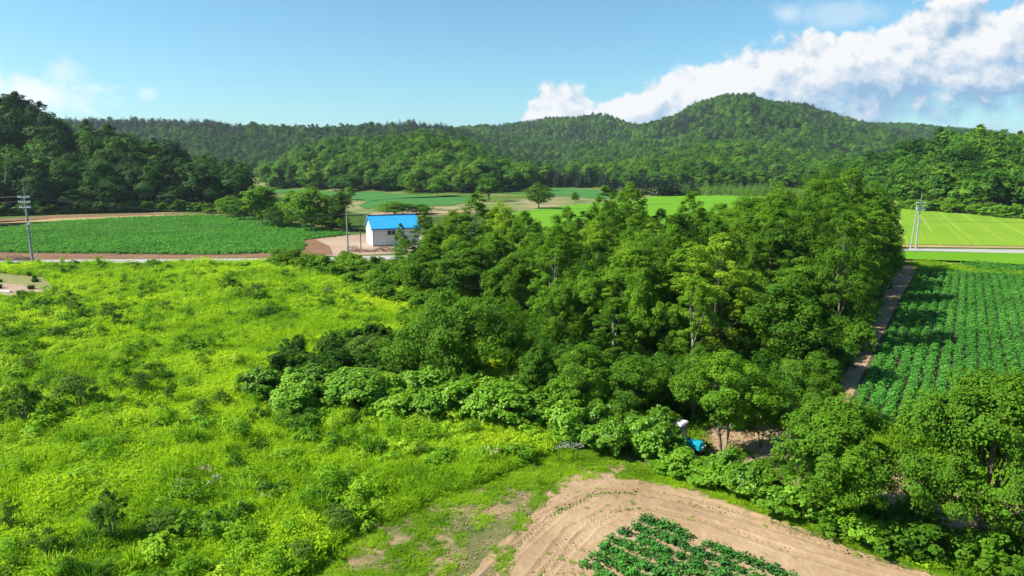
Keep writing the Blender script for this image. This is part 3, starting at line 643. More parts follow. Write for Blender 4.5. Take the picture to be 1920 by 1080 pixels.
# ------------------------------------------------------------------ woods on the hills
def forest():
    X_, Y_ = [], []
    for (x0, x1, y0, y1, sp_) in ((-420, 420, 150, 420, 7.2), (-1100, 1100, 420, 900, 7.3), (-1900, 1900, 900, 1850, 9.6)):
        a, b = jgrid(x0, x1, y0, y1, sp_, rng); X_.append(a); Y_.append(b)
    x = np.concatenate(X_); y = np.concatenate(Y_); k = np.abs(x / y) < .86; x, y = x[k], y[k]
    zone = np.full(len(x), -1); tt = np.zeros(len(x)); best = np.zeros(len(x)) - 1
    for i, (nm, r_) in enumerate(RIDGES.items()):
        t, u, F, ins = ridge_t(r_, x, y); cz = CAM_H + np.interp(u, r_['u'], r_['s']) * (F + r_['depth']) - r_['th']
        ok = ins & (t > .0) & (t < 1.6) & (cz > -14)
        val = np.where(t < 1, np.maximum(cz, 1) * t, cz * .9)
        m = ok & (val > best); zone[m] = i; tt[m] = t[m]; best[m] = val[m]
    k = zone >= 0; x, y, zone, tt = x[k], y[k], zone[k], tt[k]
    names = list(RIDGES); z = H(x, y); nz = fbm(x, y, 60, 2); nz2 = fbm(x, y, 22, 5)
    def Zn(*n): return np.isin(zone, [names.index(q) for q in n])
    con = (Zn('back_ridge') & (tt > .83) & ((x / y < -.38) | ((x / y > -.2)))) | (Zn('far_ridge') & (tt > .86)) | (Zn('east_ridge') & (tt > .8)) | (Zn('mountain') & (tt > .74 + .5 * (nz2 - .5)) & (nz > .45)) | \
          (Zn('left_wood') & (tt > .93)) | ((nz > .66) & Zn('mountain', 'low_rise', 'far_ridge'))
    h = np.where(con, rng.uniform(8.5, 14, len(x)), rng.uniform(11, 14.5, len(x))); h = h * np.where(y > 900, 1.15, 1)
    h = np.where(tt < .06, h * rng.uniform(.6, .95, len(x)), h)
    con = con & (rng.rand(len(x)) > .22)
    # drop what stands wholly hidden behind the trees before it
    o = np.argsort(y); nb = 1400; buf = np.full(nb, -9.); keep = np.zeros(len(x), bool); vis = np.zeros(len(x))
    for i in o:
        u = x[i] / y[i]; w_ = 4.0 / y[i]; a = int((u - w_ + .9) / 1.8 * nb); b = int((u + w_ + .9) / 1.8 * nb) + 1; a = max(a, 0); b = min(b, nb)
        if a >= b: continue
        tp = (z[i] + h[i] - CAM_H) / y[i]; lo_ = buf[a:b].min(); keep[i] = tp > lo_ - 7 / y[i]; vis[i] = tp - buf[a:b].mean()
        bt = (z[i] + h[i] * .86 - CAM_H) / y[i]; seg = buf[a:b]; seg[...] = np.maximum(seg, bt)
    x, y, z, h, zone, tt, con, vis, nz, nz2 = [q[keep] for q in (x, y, z, h, zone, tt, con, vis, nz, nz2)]
    tint = np.clip(.38 + (nz2 - .5) * .8 + rng.normal(size=len(x)) * .16, .03, .95)
    tint += np.where(y > 700, -.02, 0) + np.where(zone == names.index('mid_hill'), .10, 0) - np.where(zone == names.index('back_ridge'), .14, 0) + np.where(np.isin(zone, [names.index('low_rise')]), .08, 0) - np.where(np.isin(zone, [names.index('right_wood')]), .08, 0) - np.where(np.isin(zone, [names.index('left_wood')]), .20, 0)  # leaf tint carries shade on the left wood and sunlight on the low rise
    score = np.where(vis > 0, vis * 8 * 1.0, 0) * (y < 430) * (~con)
    idx = np.argsort(-score)[:140]; ind = np.zeros(len(x), bool); ind[idx[score[idx] > 0]] = True
    land = {'left_wood': 'the dark wood behind the left potato field', 'right_wood': 'the wood above the bright right field', 'mid_hill': 'the round wooded hill behind the blue-roofed shed', 'low_rise': 'the low wooded rise beyond the bright field'}
    marks = {'left_wood': [(60, 'above the pole'), (180, 'right of the pole'), (300, 'midway'), (999, 'at the creek')],
             'right_wood': [(1740, 'behind the poles'), (1830, 'midway'), (9999, 'at the right')],
             'mid_hill': [(600, 'on its left flank'), (720, 'left of shed'), (850, 'above the oval field'), (9999, 'on its right slope')],
             'low_rise': [(1130, 'left of spruces'), (1300, 'behind the spruces'), (9999, 'above the larches')]}
    for i in np.where(ind)[0]:
        nm = names[zone[i]]; f = FAR1[rng.randint(5)]; px = 960 + 1280 * x[i] / y[i] / math.cos(PITCH)
        tl = 'dark' if tint[i] < .22 else 'mid green' if tint[i] < .42 else 'light green' if tint[i] < .6 else 'yellowish green'
        row = 'front edge' if tt[i] < .16 else 'slope' if tt[i] < .6 else 'skyline'; sl_ = {'left_wood': 'left wood', 'right_wood': 'right wood', 'mid_hill': 'round hill', 'low_rise': 'low rise'}
        mk = next((b for a, b in marks.get(nm, [(9999, 'on the slope')]) if px < a), 'on the slope')
        sh = 'tall' if h[i] > 13.2 else 'medium' if h[i] > 11 else 'small'
        lab = f'{sh} {tl} tree, {row} of the {sl_.get(nm, "far woods")}, {mk}'
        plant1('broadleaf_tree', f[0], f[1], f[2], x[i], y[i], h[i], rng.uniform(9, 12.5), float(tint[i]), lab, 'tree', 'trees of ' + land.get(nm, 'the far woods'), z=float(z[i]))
    r_ = ~ind & ~con; m = r_.sum()
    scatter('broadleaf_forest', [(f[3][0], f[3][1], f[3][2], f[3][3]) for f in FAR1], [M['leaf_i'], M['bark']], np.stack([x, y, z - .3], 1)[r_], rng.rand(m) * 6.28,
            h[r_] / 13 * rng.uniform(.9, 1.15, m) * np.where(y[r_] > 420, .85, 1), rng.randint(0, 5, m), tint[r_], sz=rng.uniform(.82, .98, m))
    r_ = con; m = r_.sum()
    scatter('conifer_forest', [c[3] for c in CON], [M['needle_i'], M['bark']], np.stack([x, y, z - .3], 1)[r_], rng.rand(m) * 6.28,
            h[r_] / 11 * 1.0, rng.randint(0, 3, m), np.clip(rng.normal(size=m) * .12 + .22, 0, 1))
    print('forest', len(x), 'single', ind.sum())
forest()

# ------------------------------------------------------------------ the grove in the middle
placed = []
def grove_tree(px, y, top, wpx, tint, v=None):
    x, y, h, wd = spot(px, y, top, wpx); h = max(h, 3.5); wd *= 1.02; v = rng.randint(5) if v is None else v; v = 5 + v % 2 if h < 8 and v != 4 else v
    placed.append((x, y)); col = 'dark green' if tint < .25 else 'mid green' if tint < .45 else 'light green' if tint < .65 else 'pale yellow-green'
    row = 'front' if y < 58 else 'middle' if y < 78 else 'back'
    pl = 'by the shed' if px < 800 else 'left end' if px < 960 else 'left half' if px < 1130 else 'centre' if px < 1300 else 'right half' if px < 1450 else 'right shoulder' if px < 1560 else 'path end'
    kind = 'tall birch' if v in (0, 1, 4) and h > 9 else 'slim birch' if v in (0, 1, 4) else 'tall broad tree' if h > 9 else 'low broad tree'
    plant('grove_tree', GROVE[v], x, y, h, wd, tint, f'{col} {kind} in the {row} of the grove, {pl}', 'tree', 'trees of the grove in the middle')
for a in [(753, 88, 420, 30, .42, 4), (764, 86, 450, 50, .34, 4), (797, 98, 398, 50, .16, 4), (815, 88, 425, 80, .42, 3), (850, 90, 398, 85, .45, 2), (892, 88, 366, 100, .38, 4), (942, 86, 372, 90, .72, 3), (985, 80, 398, 85, .5, 0),
          (930, 76, 432, 110, .5, 3), (870, 73, 452, 130, .28, 3), (805, 76, 455, 120, .34, 3), (775, 80, 476, 90, .40, 2), (1000, 66, 440, 100, .42, 1), (955, 65, 478, 110, .35, 2), (1040, 62, 425, 95, .45, 0), (1060, 84, 392, 80, .5, 2),
          (1135, 82, 352, 75, .45, 4), (1180, 84, 345, 85, .48, 0), (1115, 62, 442, 110, .62, 2), (1190, 60, 432, 110, .58, 3), (1238, 84, 395, 70, .15, 2), (1292, 80, 362, 85, .45, 4), (1260, 60, 425, 110, .5, 0),
          (1342, 51, 445, 150, .80, 2), (1345, 82, 385, 95, .45, 1), (1400, 78, 352, 105, .42, 3), (1460, 76, 336, 110, .45, 3), (1532, 84, 313, 115, .32, 3), (1490, 66, 372, 120, .30, 3), (1585, 90, 322, 105, .42, 2), (1632, 92, 338, 100, .40, 3),
          (1664, 95, 378, 55, .35, 2), (1605, 78, 395, 120, .34, 3), (1440, 60, 435, 120, .28, 2), (1500, 57, 480, 130, .36, 3), (1556, 67, 440, 120, .30, 2), (1400, 54, 505, 110, .5, 0), (1205, 50, 500, 100, .5, 1), (1095, 53, 505, 110, .52, 0),
          (1045, 53, 520, 100, .45, 2), (1300, 48, 520, 80, .55, 4), (1250, 49, 565, 70, .3, 2), (1150, 50, 560, 80, .3, 4), (1655, 99, 425, 60, .25, 2), (1400, 67, 402, 100, .45, 0), (1335, 66, 408, 100, .5, 0),
          (1550, 58, 530, 110, .22, 3), (1480, 51, 585, 100, .22, 2), (1430, 50, 610, 80, .25, 3), (1640, 84, 470, 80, .22, 3)]: grove_tree(*a)
GPOLY = poly((1000, 600), (1060, 650), (1150, 690), (1300, 705), (1480, 720), (1560, 690), (1600, 620), (1640, 550), (1680, 495), (1690, 478), (1300, 480), (960, 486), (770, 490), (800, 530), (900, 570))
sky_c = [(700, 470), (760, 430), (800, 440), (860, 420), (900, 400), (950, 400), (1000, 415), (1060, 410), (1120, 385), (1180, 370), (1230, 410), (1290, 385), (1350, 395), (1400, 365), (1460, 348), (1530, 330), (1600, 340), (1640, 355), (1690, 430)]
gx, gy = jgrid(-30, 75, 42, 104, 3.1, rng); ok = inpoly(gx, gy, GPOLY)
cand = [(a, b) for a, b in zip(gx[ok], gy[ok])]
for a, b in sorted(cand, key=lambda q: q[1]):
    if len(placed) > 128: break
    if 960 + 1300 * a / b < 800: continue
    if min(math.hypot(a - p, b - q) for p, q in placed) < 2.9: continue
    px = 960 + 1280 * a / b / (math.cos(PITCH) + .1 * math.sin(PITCH)); nom = np.interp(px, [740, 860, 960, 1100, 1200, 1400, 1530, 1680], [5.5, 6.5, 8, 9.5, 9.8, 10.5, 12.5, 11])
    cap = topz(px, np.interp(px, [p for p, q in sky_c], [q for p, q in sky_c]), b); h = min(nom, cap) * rng.uniform(.82, 1.0)
    if b < 52: h = min(h, 7.5)
    v = rng.randint(5) if h > 8 else rng.randint(5, 7); tint = float(np.clip(rng.normal() * .17 + .36 - .1 * (px > 1440), .08, .85)); placed.append((a, b))
    col = 'dark green' if tint < .25 else 'mid green' if tint < .45 else 'light green' if tint < .65 else 'pale yellow-green'
    row = 'front' if b < 58 else 'middle' if b < 78 else 'back'
    pl = 'by the shed' if px < 800 else 'left end' if px < 960 else 'left half' if px < 1130 else 'centre' if px < 1300 else 'right half' if px < 1450 else 'right shoulder' if px < 1560 else 'path end'
    kind = 'leafy birch' if v in (0, 1, 4) else 'leafy broad tree'
    plant('grove_tree', GROVE[v], a, b, h, rng.uniform(4.4, 6.6), tint, f'{col} {kind} filling the {row} of the grove, {pl}', 'tree', 'trees of the grove in the middle')
print('grove', len(placed))

# ------------------------------------------------------------------ single trees
def btree(var, px, pb, pt, wpx, tint, label, name='broadleaf_tree', **k):
    x, y, h, wd = base(px, pb, pt, wpx); return plant(name, var, x, y, h, wd, tint, label, 'tree', **k)
btree(NEAR[0], 1832, 1050, 690, 340, .33, 'large dense maple-like tree in the lower right corner with dark trunk')
btree(NEAR[1], 1985, 985, 705, 300, .40, 'leafy tree cut off by the lower right edge, behind the largest tree')
btree(NEAR[1], 1575, 985, 745, 290, .36, 'bushy many-stemmed tree left of the large lower right tree', rz=2.2)
btree(NEAR[2], 1355, 862, 650, 215, .45, 'small airy tree with forked grey stems standing on sand right of the tractor')
btree(MIDT[0], 1188, 800, 668, 150, .30, 'round-crowned tree behind the hedge just left of the tractor')
btree(MIDT[1], 1088, 795, 645, 150, .42, 'loose light green tree left of the round-crowned one by the tractor')
btree(MIDT[1], 1010, 770, 640, 120, .25, 'small dark tree squeezed between the spreading tree and the hedge')
btree(WIDE, 872, 730, 552, 300, .34, 'broad spreading tree with flat dome crown behind the knotweed hedge')
btree(MIDT[0], 1425, 840, 700, 130, .22, 'dark low tree behind the airy forked tree')
btree(MIDT[0], 1520, 800, 660, 130, .26, 'dark tree at the lower end of the field path')
btree(WIL and MIDT[1], 1300, 800, 640, 110, .30, 'slim tree directly behind the tractor cab')
btree(NEAR[2], 1450, 940, 850, 110, .30, 'young sparse tree low between the airy tree and the bushy one', name='sapling')
far = [(584, 434, 352, 100, .40, 0, 'large bushy tree by the creek with yellowish top'), (548, 428, 358, 62, .36, 3, 'slender grey-green tree in the creek row'), (492, 424, 348, 90, .42, 1, 'spreading tree at the left end of the creek row'),
       (458, 414, 372, 60, .18, 2, 'dark low tree beside the end of the left wood'), (432, 408, 368, 62, .48, 0, 'round pale-edged tree at the corner of the left field'), (520, 428, 385, 60, .14, 2, 'low dark tree in the middle of the creek row'),
       (632, 426, 384, 56, .2, 1, 'dark tree just left of the grey pole'), (740, 404, 378, 84, .42, 0, 'feathery tree directly behind the shed roof'), (788, 402, 382, 66, .3, 2, 'dark bushy tree behind the right end of the shed roof'),
       (820, 367, 331, 38, .45, 0, 'small umbrella-shaped tree at the foot of the wooded hill'), (873, 362, 314, 52, .46, 3, 'taller light tree at the foot of the wooded hill'), (917, 378, 333, 64, .22, 1, 'dark wide tree at the end of the oval field'),
       (1010, 391, 344, 60, .26, 0, 'dark round tree standing alone left of the bright field'), (1078, 379, 359, 20, .3, 2, 'tiny tree on the sandy strip beyond the bright field'), (772, 363, 325, 26, .6, 4, 'pointed pale tree against the dark wooded hill'),
       (604, 428, 398, 50, .3, 2, 'squat tree below the bushy creek tree'), (655, 375, 350, 30, .5, 3, 'small pale tree at the left foot of the wooded hill')]
for px, pb, pt, wpx, tint, v, lab in far: btree(FAR[v], px, pb, pt, wpx * .86, tint, lab)
x, y = G(640, 404); plant('broadleaf_tree', FAR[0], x, y, topz(640, 359, y), 40 * y / 1280, .05, 'very dark round ball-shaped tree on the dirt lane beside the creek', 'tree')
for i, (px, pt, w_) in enumerate([(1146, 322, 34), (1180, 318, 36), (1212, 326, 34), (1240, 312, 40), (1262, 328, 40), (1296, 332, 30)]):
    y = 305 + 6 * (i % 3); x = US(px, 345)[0] * y; c = CON[i % 3]
    plant1('spruce', c[0], c[1], c[2], x, y, topz(px, pt, y), w_ * y / 1280 * 1.1, .05, ['first', 'second', 'third', 'fourth', 'fifth', 'sixth'][i] + ' from the left of the black spruces beyond the bright field', 'spruce', 'black spruces beyond the bright field', z=0)
n = 0
for a, b in zip(*jgrid(66, 150, 306, 372, 5.2, rng, .35)):
    px = 960 + 1280 * a / b / math.cos(PITCH)
    if 1238 + (b - 306) * .1 < px < 1470 and n < 150:
        c = LAR[n % 2]; n += 1
        plant1('larch_sapling', c[0], c[1], c[2], a, b, rng.uniform(3.4, 5.6), rng.uniform(2.6, 3.6), float(rng.uniform(.2, .6)), f"young bright green larch in the {'front' if b < 320 else 'second' if b < 335 else 'middle' if b < 352 else 'back'} rows of the plantation, {'by the spruces' if px < 1300 else 'midway' if px < 1380 else 'behind the grove top'}", 'larch', 'young larches of the plantation', z=0)
# ------------------------------------------------------------------ shrubs
def shrubs(name, var, pl, sp_, hr, wr, tr, label, cat, group, skip=0, maxn=99):
    xs = [p[0] for p in pl]; ys = [p[1] for p in pl]; a, b = jgrid(min(xs), max(xs), min(ys), max(ys), sp_, rng, .38); k = inpoly(a, b, pl); n = 0
    for x, y in sorted(zip(a[k], b[k]), key=lambda q: q[1]):
        if n >= maxn: break
        px = 960 + 1280 * x / (y * math.cos(PITCH) + 14 * math.sin(PITCH)); t = float(rng.uniform(*tr)); n += 1
        hh_ = rng.uniform(*hr)
        if math.hypot(x - 8.7, y - 33.1) < 1.5: continue
        if 1250 < px < 1325 and 27 < y < 34: hh_ = max(.7, min(hh_, 14.7 - .438 * (y + 1.0)))
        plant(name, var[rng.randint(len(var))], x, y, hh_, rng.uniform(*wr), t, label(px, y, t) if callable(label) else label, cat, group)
    return n
def side(px, cuts): return next(b for a, b in cuts if px < a)
cnt = []
cnt.append(shrubs('knotweed_shrub', KNOT, poly((478, 740), (600, 750), (760, 752), (900, 752), (1010, 765), (1070, 800), (1070, 850), (970, 815), (860, 805), (760, 790), (620, 785), (500, 780)), 1.5, (1.5, 2.6), (2.4, 3.6), (.30, .66),
    lambda px, y, t: f"{'pale' if t > .5 else 'bright'} large-leaved shrub of the hedge {side(px, [(600, 'at its tip in the meadow'), (760, 'below the grey willow'), (900, 'in front of the spreading tree'), (9999, 'right of the spreading tree')])}", 'shrub', 'large-leaved hedge shrubs'))
cnt.append(shrubs('knotweed_shrub', KNOT, poly((1060, 800), (1150, 805), (1250, 845), (1350, 895), (1460, 935), (1560, 985), (1640, 1020), (1620, 1032), (1480, 978), (1380, 945), (1300, 905), (1200, 866), (1070, 850)), 1.2, (1.1, 2.1), (1.9, 2.9), (.25, .62),
    lambda px, y, t: f"{'pale' if t > .48 else 'bright'} large-leaved shrub along the sandy track {side(px, [(1200, 'left of the tractor'), (1340, 'in front of the tractor'), (1450, 'below the airy forked tree'), (9999, 'below the bushy many-stemmed tree')])}", 'shrub', 'large-leaved shrubs along the sandy track'))
cnt.append(shrubs('dark_shrub', DARKS, poly((485, 740), (500, 700), (600, 672), (740, 645), (780, 700), (760, 740)), 1.9, (1.8, 2.6), (2.6, 3.4), (.06, .22),
    lambda px, y, t: f"dark leathery shrub of the thicket {side(px, [(600, 'at its meadow end'), (9999, 'left of the spreading tree')])}", 'shrub', 'dark thicket shrubs'))
cnt.append(shrubs('bramble_shrub', DARKS, poly((500, 488), (650, 492), (740, 510), (850, 568), (830, 610), (700, 560), (620, 520), (510, 503)), 2.6, (1.2, 2.3), (2.8, 4.0), (.35, .62),
    lambda px, y, t: f"leafy bush {side(px, [(600, 'beside the road left of the shed yard'), (665, 'by the grey pole'), (740, 'in front of the shed'), (9999, 'where the meadow meets the grove')])}", 'shrub', 'bushes between meadow and shed'))
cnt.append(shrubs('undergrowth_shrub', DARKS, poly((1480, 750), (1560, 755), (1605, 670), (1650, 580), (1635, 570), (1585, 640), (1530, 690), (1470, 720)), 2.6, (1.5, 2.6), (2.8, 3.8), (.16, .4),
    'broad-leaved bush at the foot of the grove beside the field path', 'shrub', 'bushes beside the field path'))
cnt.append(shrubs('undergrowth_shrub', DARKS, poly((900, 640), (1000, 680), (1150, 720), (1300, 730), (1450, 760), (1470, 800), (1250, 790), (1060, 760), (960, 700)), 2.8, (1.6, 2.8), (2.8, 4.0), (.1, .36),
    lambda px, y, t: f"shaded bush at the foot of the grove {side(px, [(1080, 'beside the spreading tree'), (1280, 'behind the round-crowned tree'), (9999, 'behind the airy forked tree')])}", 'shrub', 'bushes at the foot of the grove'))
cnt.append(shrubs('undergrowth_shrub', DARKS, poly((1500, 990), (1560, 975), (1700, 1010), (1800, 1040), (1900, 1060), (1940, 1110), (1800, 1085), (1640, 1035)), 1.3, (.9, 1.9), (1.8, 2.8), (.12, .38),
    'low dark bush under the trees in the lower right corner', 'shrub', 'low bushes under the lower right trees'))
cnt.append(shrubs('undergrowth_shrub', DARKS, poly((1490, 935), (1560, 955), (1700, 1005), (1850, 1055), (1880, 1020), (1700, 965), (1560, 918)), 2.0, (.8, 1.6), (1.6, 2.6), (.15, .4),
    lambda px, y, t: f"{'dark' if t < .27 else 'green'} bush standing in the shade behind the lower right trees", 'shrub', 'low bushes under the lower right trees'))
for i, px in enumerate(range(1690, 2060, 11)):
    pb = np.interp(px, [1690, 1780, 1920, 2060], [392, 400, 413, 416]) - rng.uniform(0, 3); x, y = G(px, pb)
    plant('field_edge_shrub', FSH[i % 3], x, y + 1, rng.uniform(2.0, 4.8), rng.uniform(4.5, 6.5), float(rng.uniform(.34, .6)), f"{'light' if i % 2 else 'mid'} green bush on the striped field's far edge {side(px, [(1760, 'behind the poles'), (1860, 'midway'), (9999, 'at the right')])}", 'shrub', 'bushes on the far edge of the striped field')
for i, px in enumerate(list(range(388, 480, 9)) + list(range(482, 655, 9))):
    pb = np.interp(px, [380, 440, 480, 560, 655], [400, 403, 410, 417, 431]) - rng.uniform(0, 1.5); x, y = G(px, pb)
    plant('creek_shrub', FSH[i % 3], x, y, rng.uniform(1.6, 2.8), rng.uniform(3, 4.4), float(rng.uniform(.38, .66)), f"{'pale' if i % 2 else 'green'} bush on the far edge of the left field {side(px, [(470, 'by the end of the wood'), (560, 'below the creek trees'), (9999, 'left of the grey pole')])}", 'shrub', 'bushes on the far edge of the left field')
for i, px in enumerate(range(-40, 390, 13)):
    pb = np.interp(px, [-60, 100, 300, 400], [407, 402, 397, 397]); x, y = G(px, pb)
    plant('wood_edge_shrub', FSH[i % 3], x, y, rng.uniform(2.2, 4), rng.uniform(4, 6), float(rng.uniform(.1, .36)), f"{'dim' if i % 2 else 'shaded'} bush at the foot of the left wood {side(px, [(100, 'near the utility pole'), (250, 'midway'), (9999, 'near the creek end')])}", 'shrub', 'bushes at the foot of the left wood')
for px, pb, h_, t_ in [(1228, 868, 2.1, .5), (1243, 872, 2.0, .42), (1276, 886, 1.35, .5), (1232, 850, 2.5, .3), (1210, 862, 2.2, .55), (1246, 846, 2.2, .45)]:
    x, y = G(px, pb); plant('knotweed_shrub', KNOT[px % 3], x, y, h_, 2.3, t_, f"{'pale' if t_ > .48 else 'bright'} large-leaved shrub pressed against the tractor {'on its left' if px < 1260 else 'in front'}", 'shrub', 'large-leaved shrubs along the sandy track')
# willows and saplings scattered in the meadow
wl = [(45, 800, 95, 105, .18, 'dark willow bush at the left edge of the meadow'), (150, 770, 120, 90, .30, 'wide grey-green willow bush left in the meadow'), (262, 745, 70, 62, .2, 'dark upright willow in the left meadow'), (215, 615, 60, 62, .3, 'slim willow above the dark tussocks'),
      (480, 568, 66, 50, .26, 'dark rounded bush in the upper meadow'), (425, 548, 56, 40, .36, 'smaller bush left of the dark rounded one'), (325, 760, 46, 66, .36, 'thin willow right of the upright one'), (378, 790, 60, 56, .3, 'low willow below the thin one'),
      (420, 770, 50, 50, .34, 'round low willow in the middle meadow'), (215, 1020, 110, 130, .26, 'leafy sapling in the lower left meadow with dark heart'), (90, 1050, 90, 80, .3, 'bushy sapling left of the leafy one'), (300, 1010, 110, 70, .32, 'low spreading bush right of the leafy sapling'),
      (720, 775, 70, 64, .30, 'olive-brown bush in front of the hedge'), (700, 690, 150, 78, .28, 'grey willow in the gap of the dark thicket'), (600, 735, 60, 60, .6, 'pale leafy bush at the hedge tip'), (110, 640, 40, 36, .3, 'small willow at the left of the meadow'),
      (620, 560, 40, 34, .6, 'pale bush near the yellow grass'), (310, 300 + 290, 40, 36, .3, 'small bush near the dark tussocks'), (25, 1000, 60, 90, .2, 'dark stalky bush in the left corner'), (790, 860, 44, 46, .6, 'pale weed clump by the lower meadow rim'),
      (640, 1000, 100, 66, .34, 'broad-leaved clump on the lower meadow rim'), (560, 1060, 90, 60, .36, 'leafy clump at the bottom of the meadow'), (140, 590, 50, 34, .2, 'dark bush left of the slim willow'), (60, 700, 60, 50, .3, 'willow above the dark one at the left edge')]
for px, pb, wpx, hp, tint, lab in wl:
    x, y, h, wd = base(px, pb, pb - hp, wpx); plant('willow_bush', WIL[rng.randint(3)], x, y, h * .82, wd * .8, tint + .12, lab, 'bush')
# sedge tussocks
tl = [(485, 852, 56, 1.0), (640, 912, 50, .9), (700, 860, 40, .8), (290, 700, 50, .9), (60, 585, 60, .9), (120, 560, 46, .9), (215, 556, 30, .7), (150, 640, 60, .9), (105, 630, 50, .9), (20, 610, 60, .9), (75, 600, 50, .9), (280, 600, 36, .8), (40, 640, 70, .9), (165, 600, 50, .9)]
tx, ty = jgrid(-80, 8, 24, 96, 4.6, rng)
kk = inpoly(tx, ty, MEADOW) & (fbm(tx, ty, 18, 3) > .43); tt_ = [(a, b, rng.uniform(.7, 1.5), rng.uniform(.45, .85)) for a, b in zip(tx[kk], ty[kk]) if abs(a) < b * .82]
for px, pb, wpx, hh in tl: a, b = G(px, pb); tt_.append((a, b, wpx * b / 1280, hh))
for i, (a, b, wd, hh) in enumerate(tt_[:170]):
    o = bpy.data.objects.new('sedge_tussock', TUS[i % 3]); C.objects.link(o); s_ = wd / 1.5; o.location = (a, b, 0); o.rotation_euler = (0, 0, rng.rand() * 6.28); o.scale = (s_, s_, hh * 1.15)
    t = float(rng.uniform(.05, .42)); o.color = (t, 0, 0, 1); px = 960 + 1280 * a / (b * .983 + 2.7)
    tag(o, f"{'dark' if t < .2 else 'green'} {'large' if wd > 1.1 else 'small'} sedge tussock in the {side(b, [(38, 'lower'), (60, 'middle'), (999, 'upper')])} meadow {side(px, [(200, 'at the left'), (450, 'left of centre'), (700, 'towards the hedge'), (9999, 'by the sandy verge')])}", 'tussock', 'sedge tussocks in the meadow')
print('shrubs', cnt, 'tussocks', len(tt_))

# ------------------------------------------------------------------ grass and crops
GT = [tuft_arrays(800, 60, .62, .34, .030), tuft_arrays(801, 60, .50, .36, .028, spread=.8), weed_arrays(802, 110, .62, .32, .10, .42), weed_arrays(803, 90, .48, .34, .12, .6), tuft_arrays(804, 40, .8, .25, .022, spread=.35)]
def lump_arrays(seed, h, r, n, size, aspect):
    rg = np.random.RandomState(seed); pf = puffs_round(rg, h, .05, r, 9, .34); V_, F_, v_ = crown_leaves(rg, pf, n, size, sub=5, aspect=aspect, upb=.6); return V_, F_, v_, np.zeros(n, int)
WEEDS = [lump_arrays(850, .85, .75, 520, .11, .5), lump_arrays(851, 1.1, .6, 460, .13, .35), lump_arrays(852, .7, .9, 560, .13, .7), tuft_arrays(853, 260, .9, .45, .035, spread=.9)]
M['leaf_i2'] = leaf_mat('weed_leaves', (.028, .11, .010), (.19, .39, .015), trans=.42, instanced=True, third=(.36, .52, .03), noise_scale=1.5)
def meadow():
    P_ = []
    for y0, y1, sp_, big_ in ((20, 36, .21, 1), (36, 58, .30, 1.25), (58, 104, .42, 1.7)):
        a, b = jgrid(-90, 14, y0, y1, sp_, rng); k = inpoly(a + (fbm(a, b, 1.5, 2) - .5) * 1.6, b + (fbm(a, b, 1.5, 4) - .5) * 1.6, MEADOW) & (np.abs(a) < b * .80 + 5)
        P_.append(np.stack([a[k], b[k], np.full(k.sum(), big_)], 1))
    p = np.concatenate(P_); a, b, bg = p.T
    # the mown clearing by the road at the left
    global clr
    clr = poly((-300, 520), (0, 512), (90, 520), (115, 545), (60, 556), (0, 560), (-300, 575)); k = ~inpoly(a, b, clr); a, b, bg = a[k], b[k], bg[k]
    n = len(a); lump = fbm(a, b, 2.6, 1); big = fbm(a, b, 16, 6); mid = fbm(a, b, 5, 3)
    sc = (.62 + .75 * lump) * bg * rng.uniform(.8, 1.2, n); tint = np.clip(.50 + (big - .5) * .7 + (mid - .5) * .7 + (lump - .5) * .5 + rng.normal(size=n) * .08, .05, 1)
    wh = np.where(mid > .56, rng.randint(2, 4, n), rng.choice([0, 1, 2, 4], n, p=[.28, .22, .42, .08]))
    scatter('meadow_grass', GT, [M['grass_i']], np.stack([a, b, np.zeros(n)], 1), rng.rand(n) * 6.28, sc, wh, tint, sz=np.clip(.95 / bg ** .55 * (.5 + .8 * lump), .3, 1.2))
    print('meadow', n)
    A_, B_ = [], []
    for y0, y1, sp_ in ((20, 45, 1.0), (45, 104, 1.5)):
        a, b = jgrid(-90, 14, y0, y1, sp_, rng, .5); nn = fbm(a, b, 9, 4); k = inpoly(a, b, MEADOW) & (np.abs(a) < b * .80 + 5) & ~inpoly(a, b, clr) & (nn + rng.rand(len(a)) * .5 > .66); A_.append(a[k]); B_.append(b[k])
    a = np.concatenate(A_); b = np.concatenate(B_); n = len(a); tint = np.clip(.46 + (fbm(a, b, 7, 6) - .5) * .9 + rng.normal(size=n) * .24, .05, 1)
    scatter('meadow_weeds', WEEDS, [M['leaf_i2']], np.stack([a, b, np.zeros(n)], 1), rng.rand(n) * 6.28, rng.uniform(.55, 1.4, n), rng.randint(0, 4, n), tint, sz=rng.uniform(.7, 1.2, n))
meadow()
def verge():
    a, b = jgrid(-22, 30, 19, 46, .13, rng); k = inpoly(a, b, VERGE) | inpoly(a, b, BANK); a, b = a[k], b[k]
    bank = inpoly(a, b, BANK); nz = .5 * fbm(a, b, 2.6, 2) + .5 * fbm(a, b, .8, 5); d, _ = dist_line(a, b, poly((430, 1300), (530, 1120), (700, 980), (930, 890), (1060, 828))); edge = np.exp(-np.abs(d) / 1.6)
    k = (nz + .22 * edge + rng.rand(len(a)) * .16 - .04 > .545) | (bank & (nz > .38)); a, b, bank, nz = a[k], b[k], bank[k], nz[k]; n = len(a)
    tint = np.clip(.42 + (fbm(a, b, 1.5, 6) - .5) * .8 - .08 + bank * .06, 0, .8); sc = rng.uniform(.22, .48, n) * (.7 + nz * .6)
    scatter('verge_grass', GT[:4], [M['grass_i']], np.stack([a, b, np.full(n, .02)], 1), rng.rand(n) * 6.28, sc, rng.choice(4, n, p=[.35, .3, .1, .25]), tint, sz=rng.uniform(.5, .85, n))
verge()
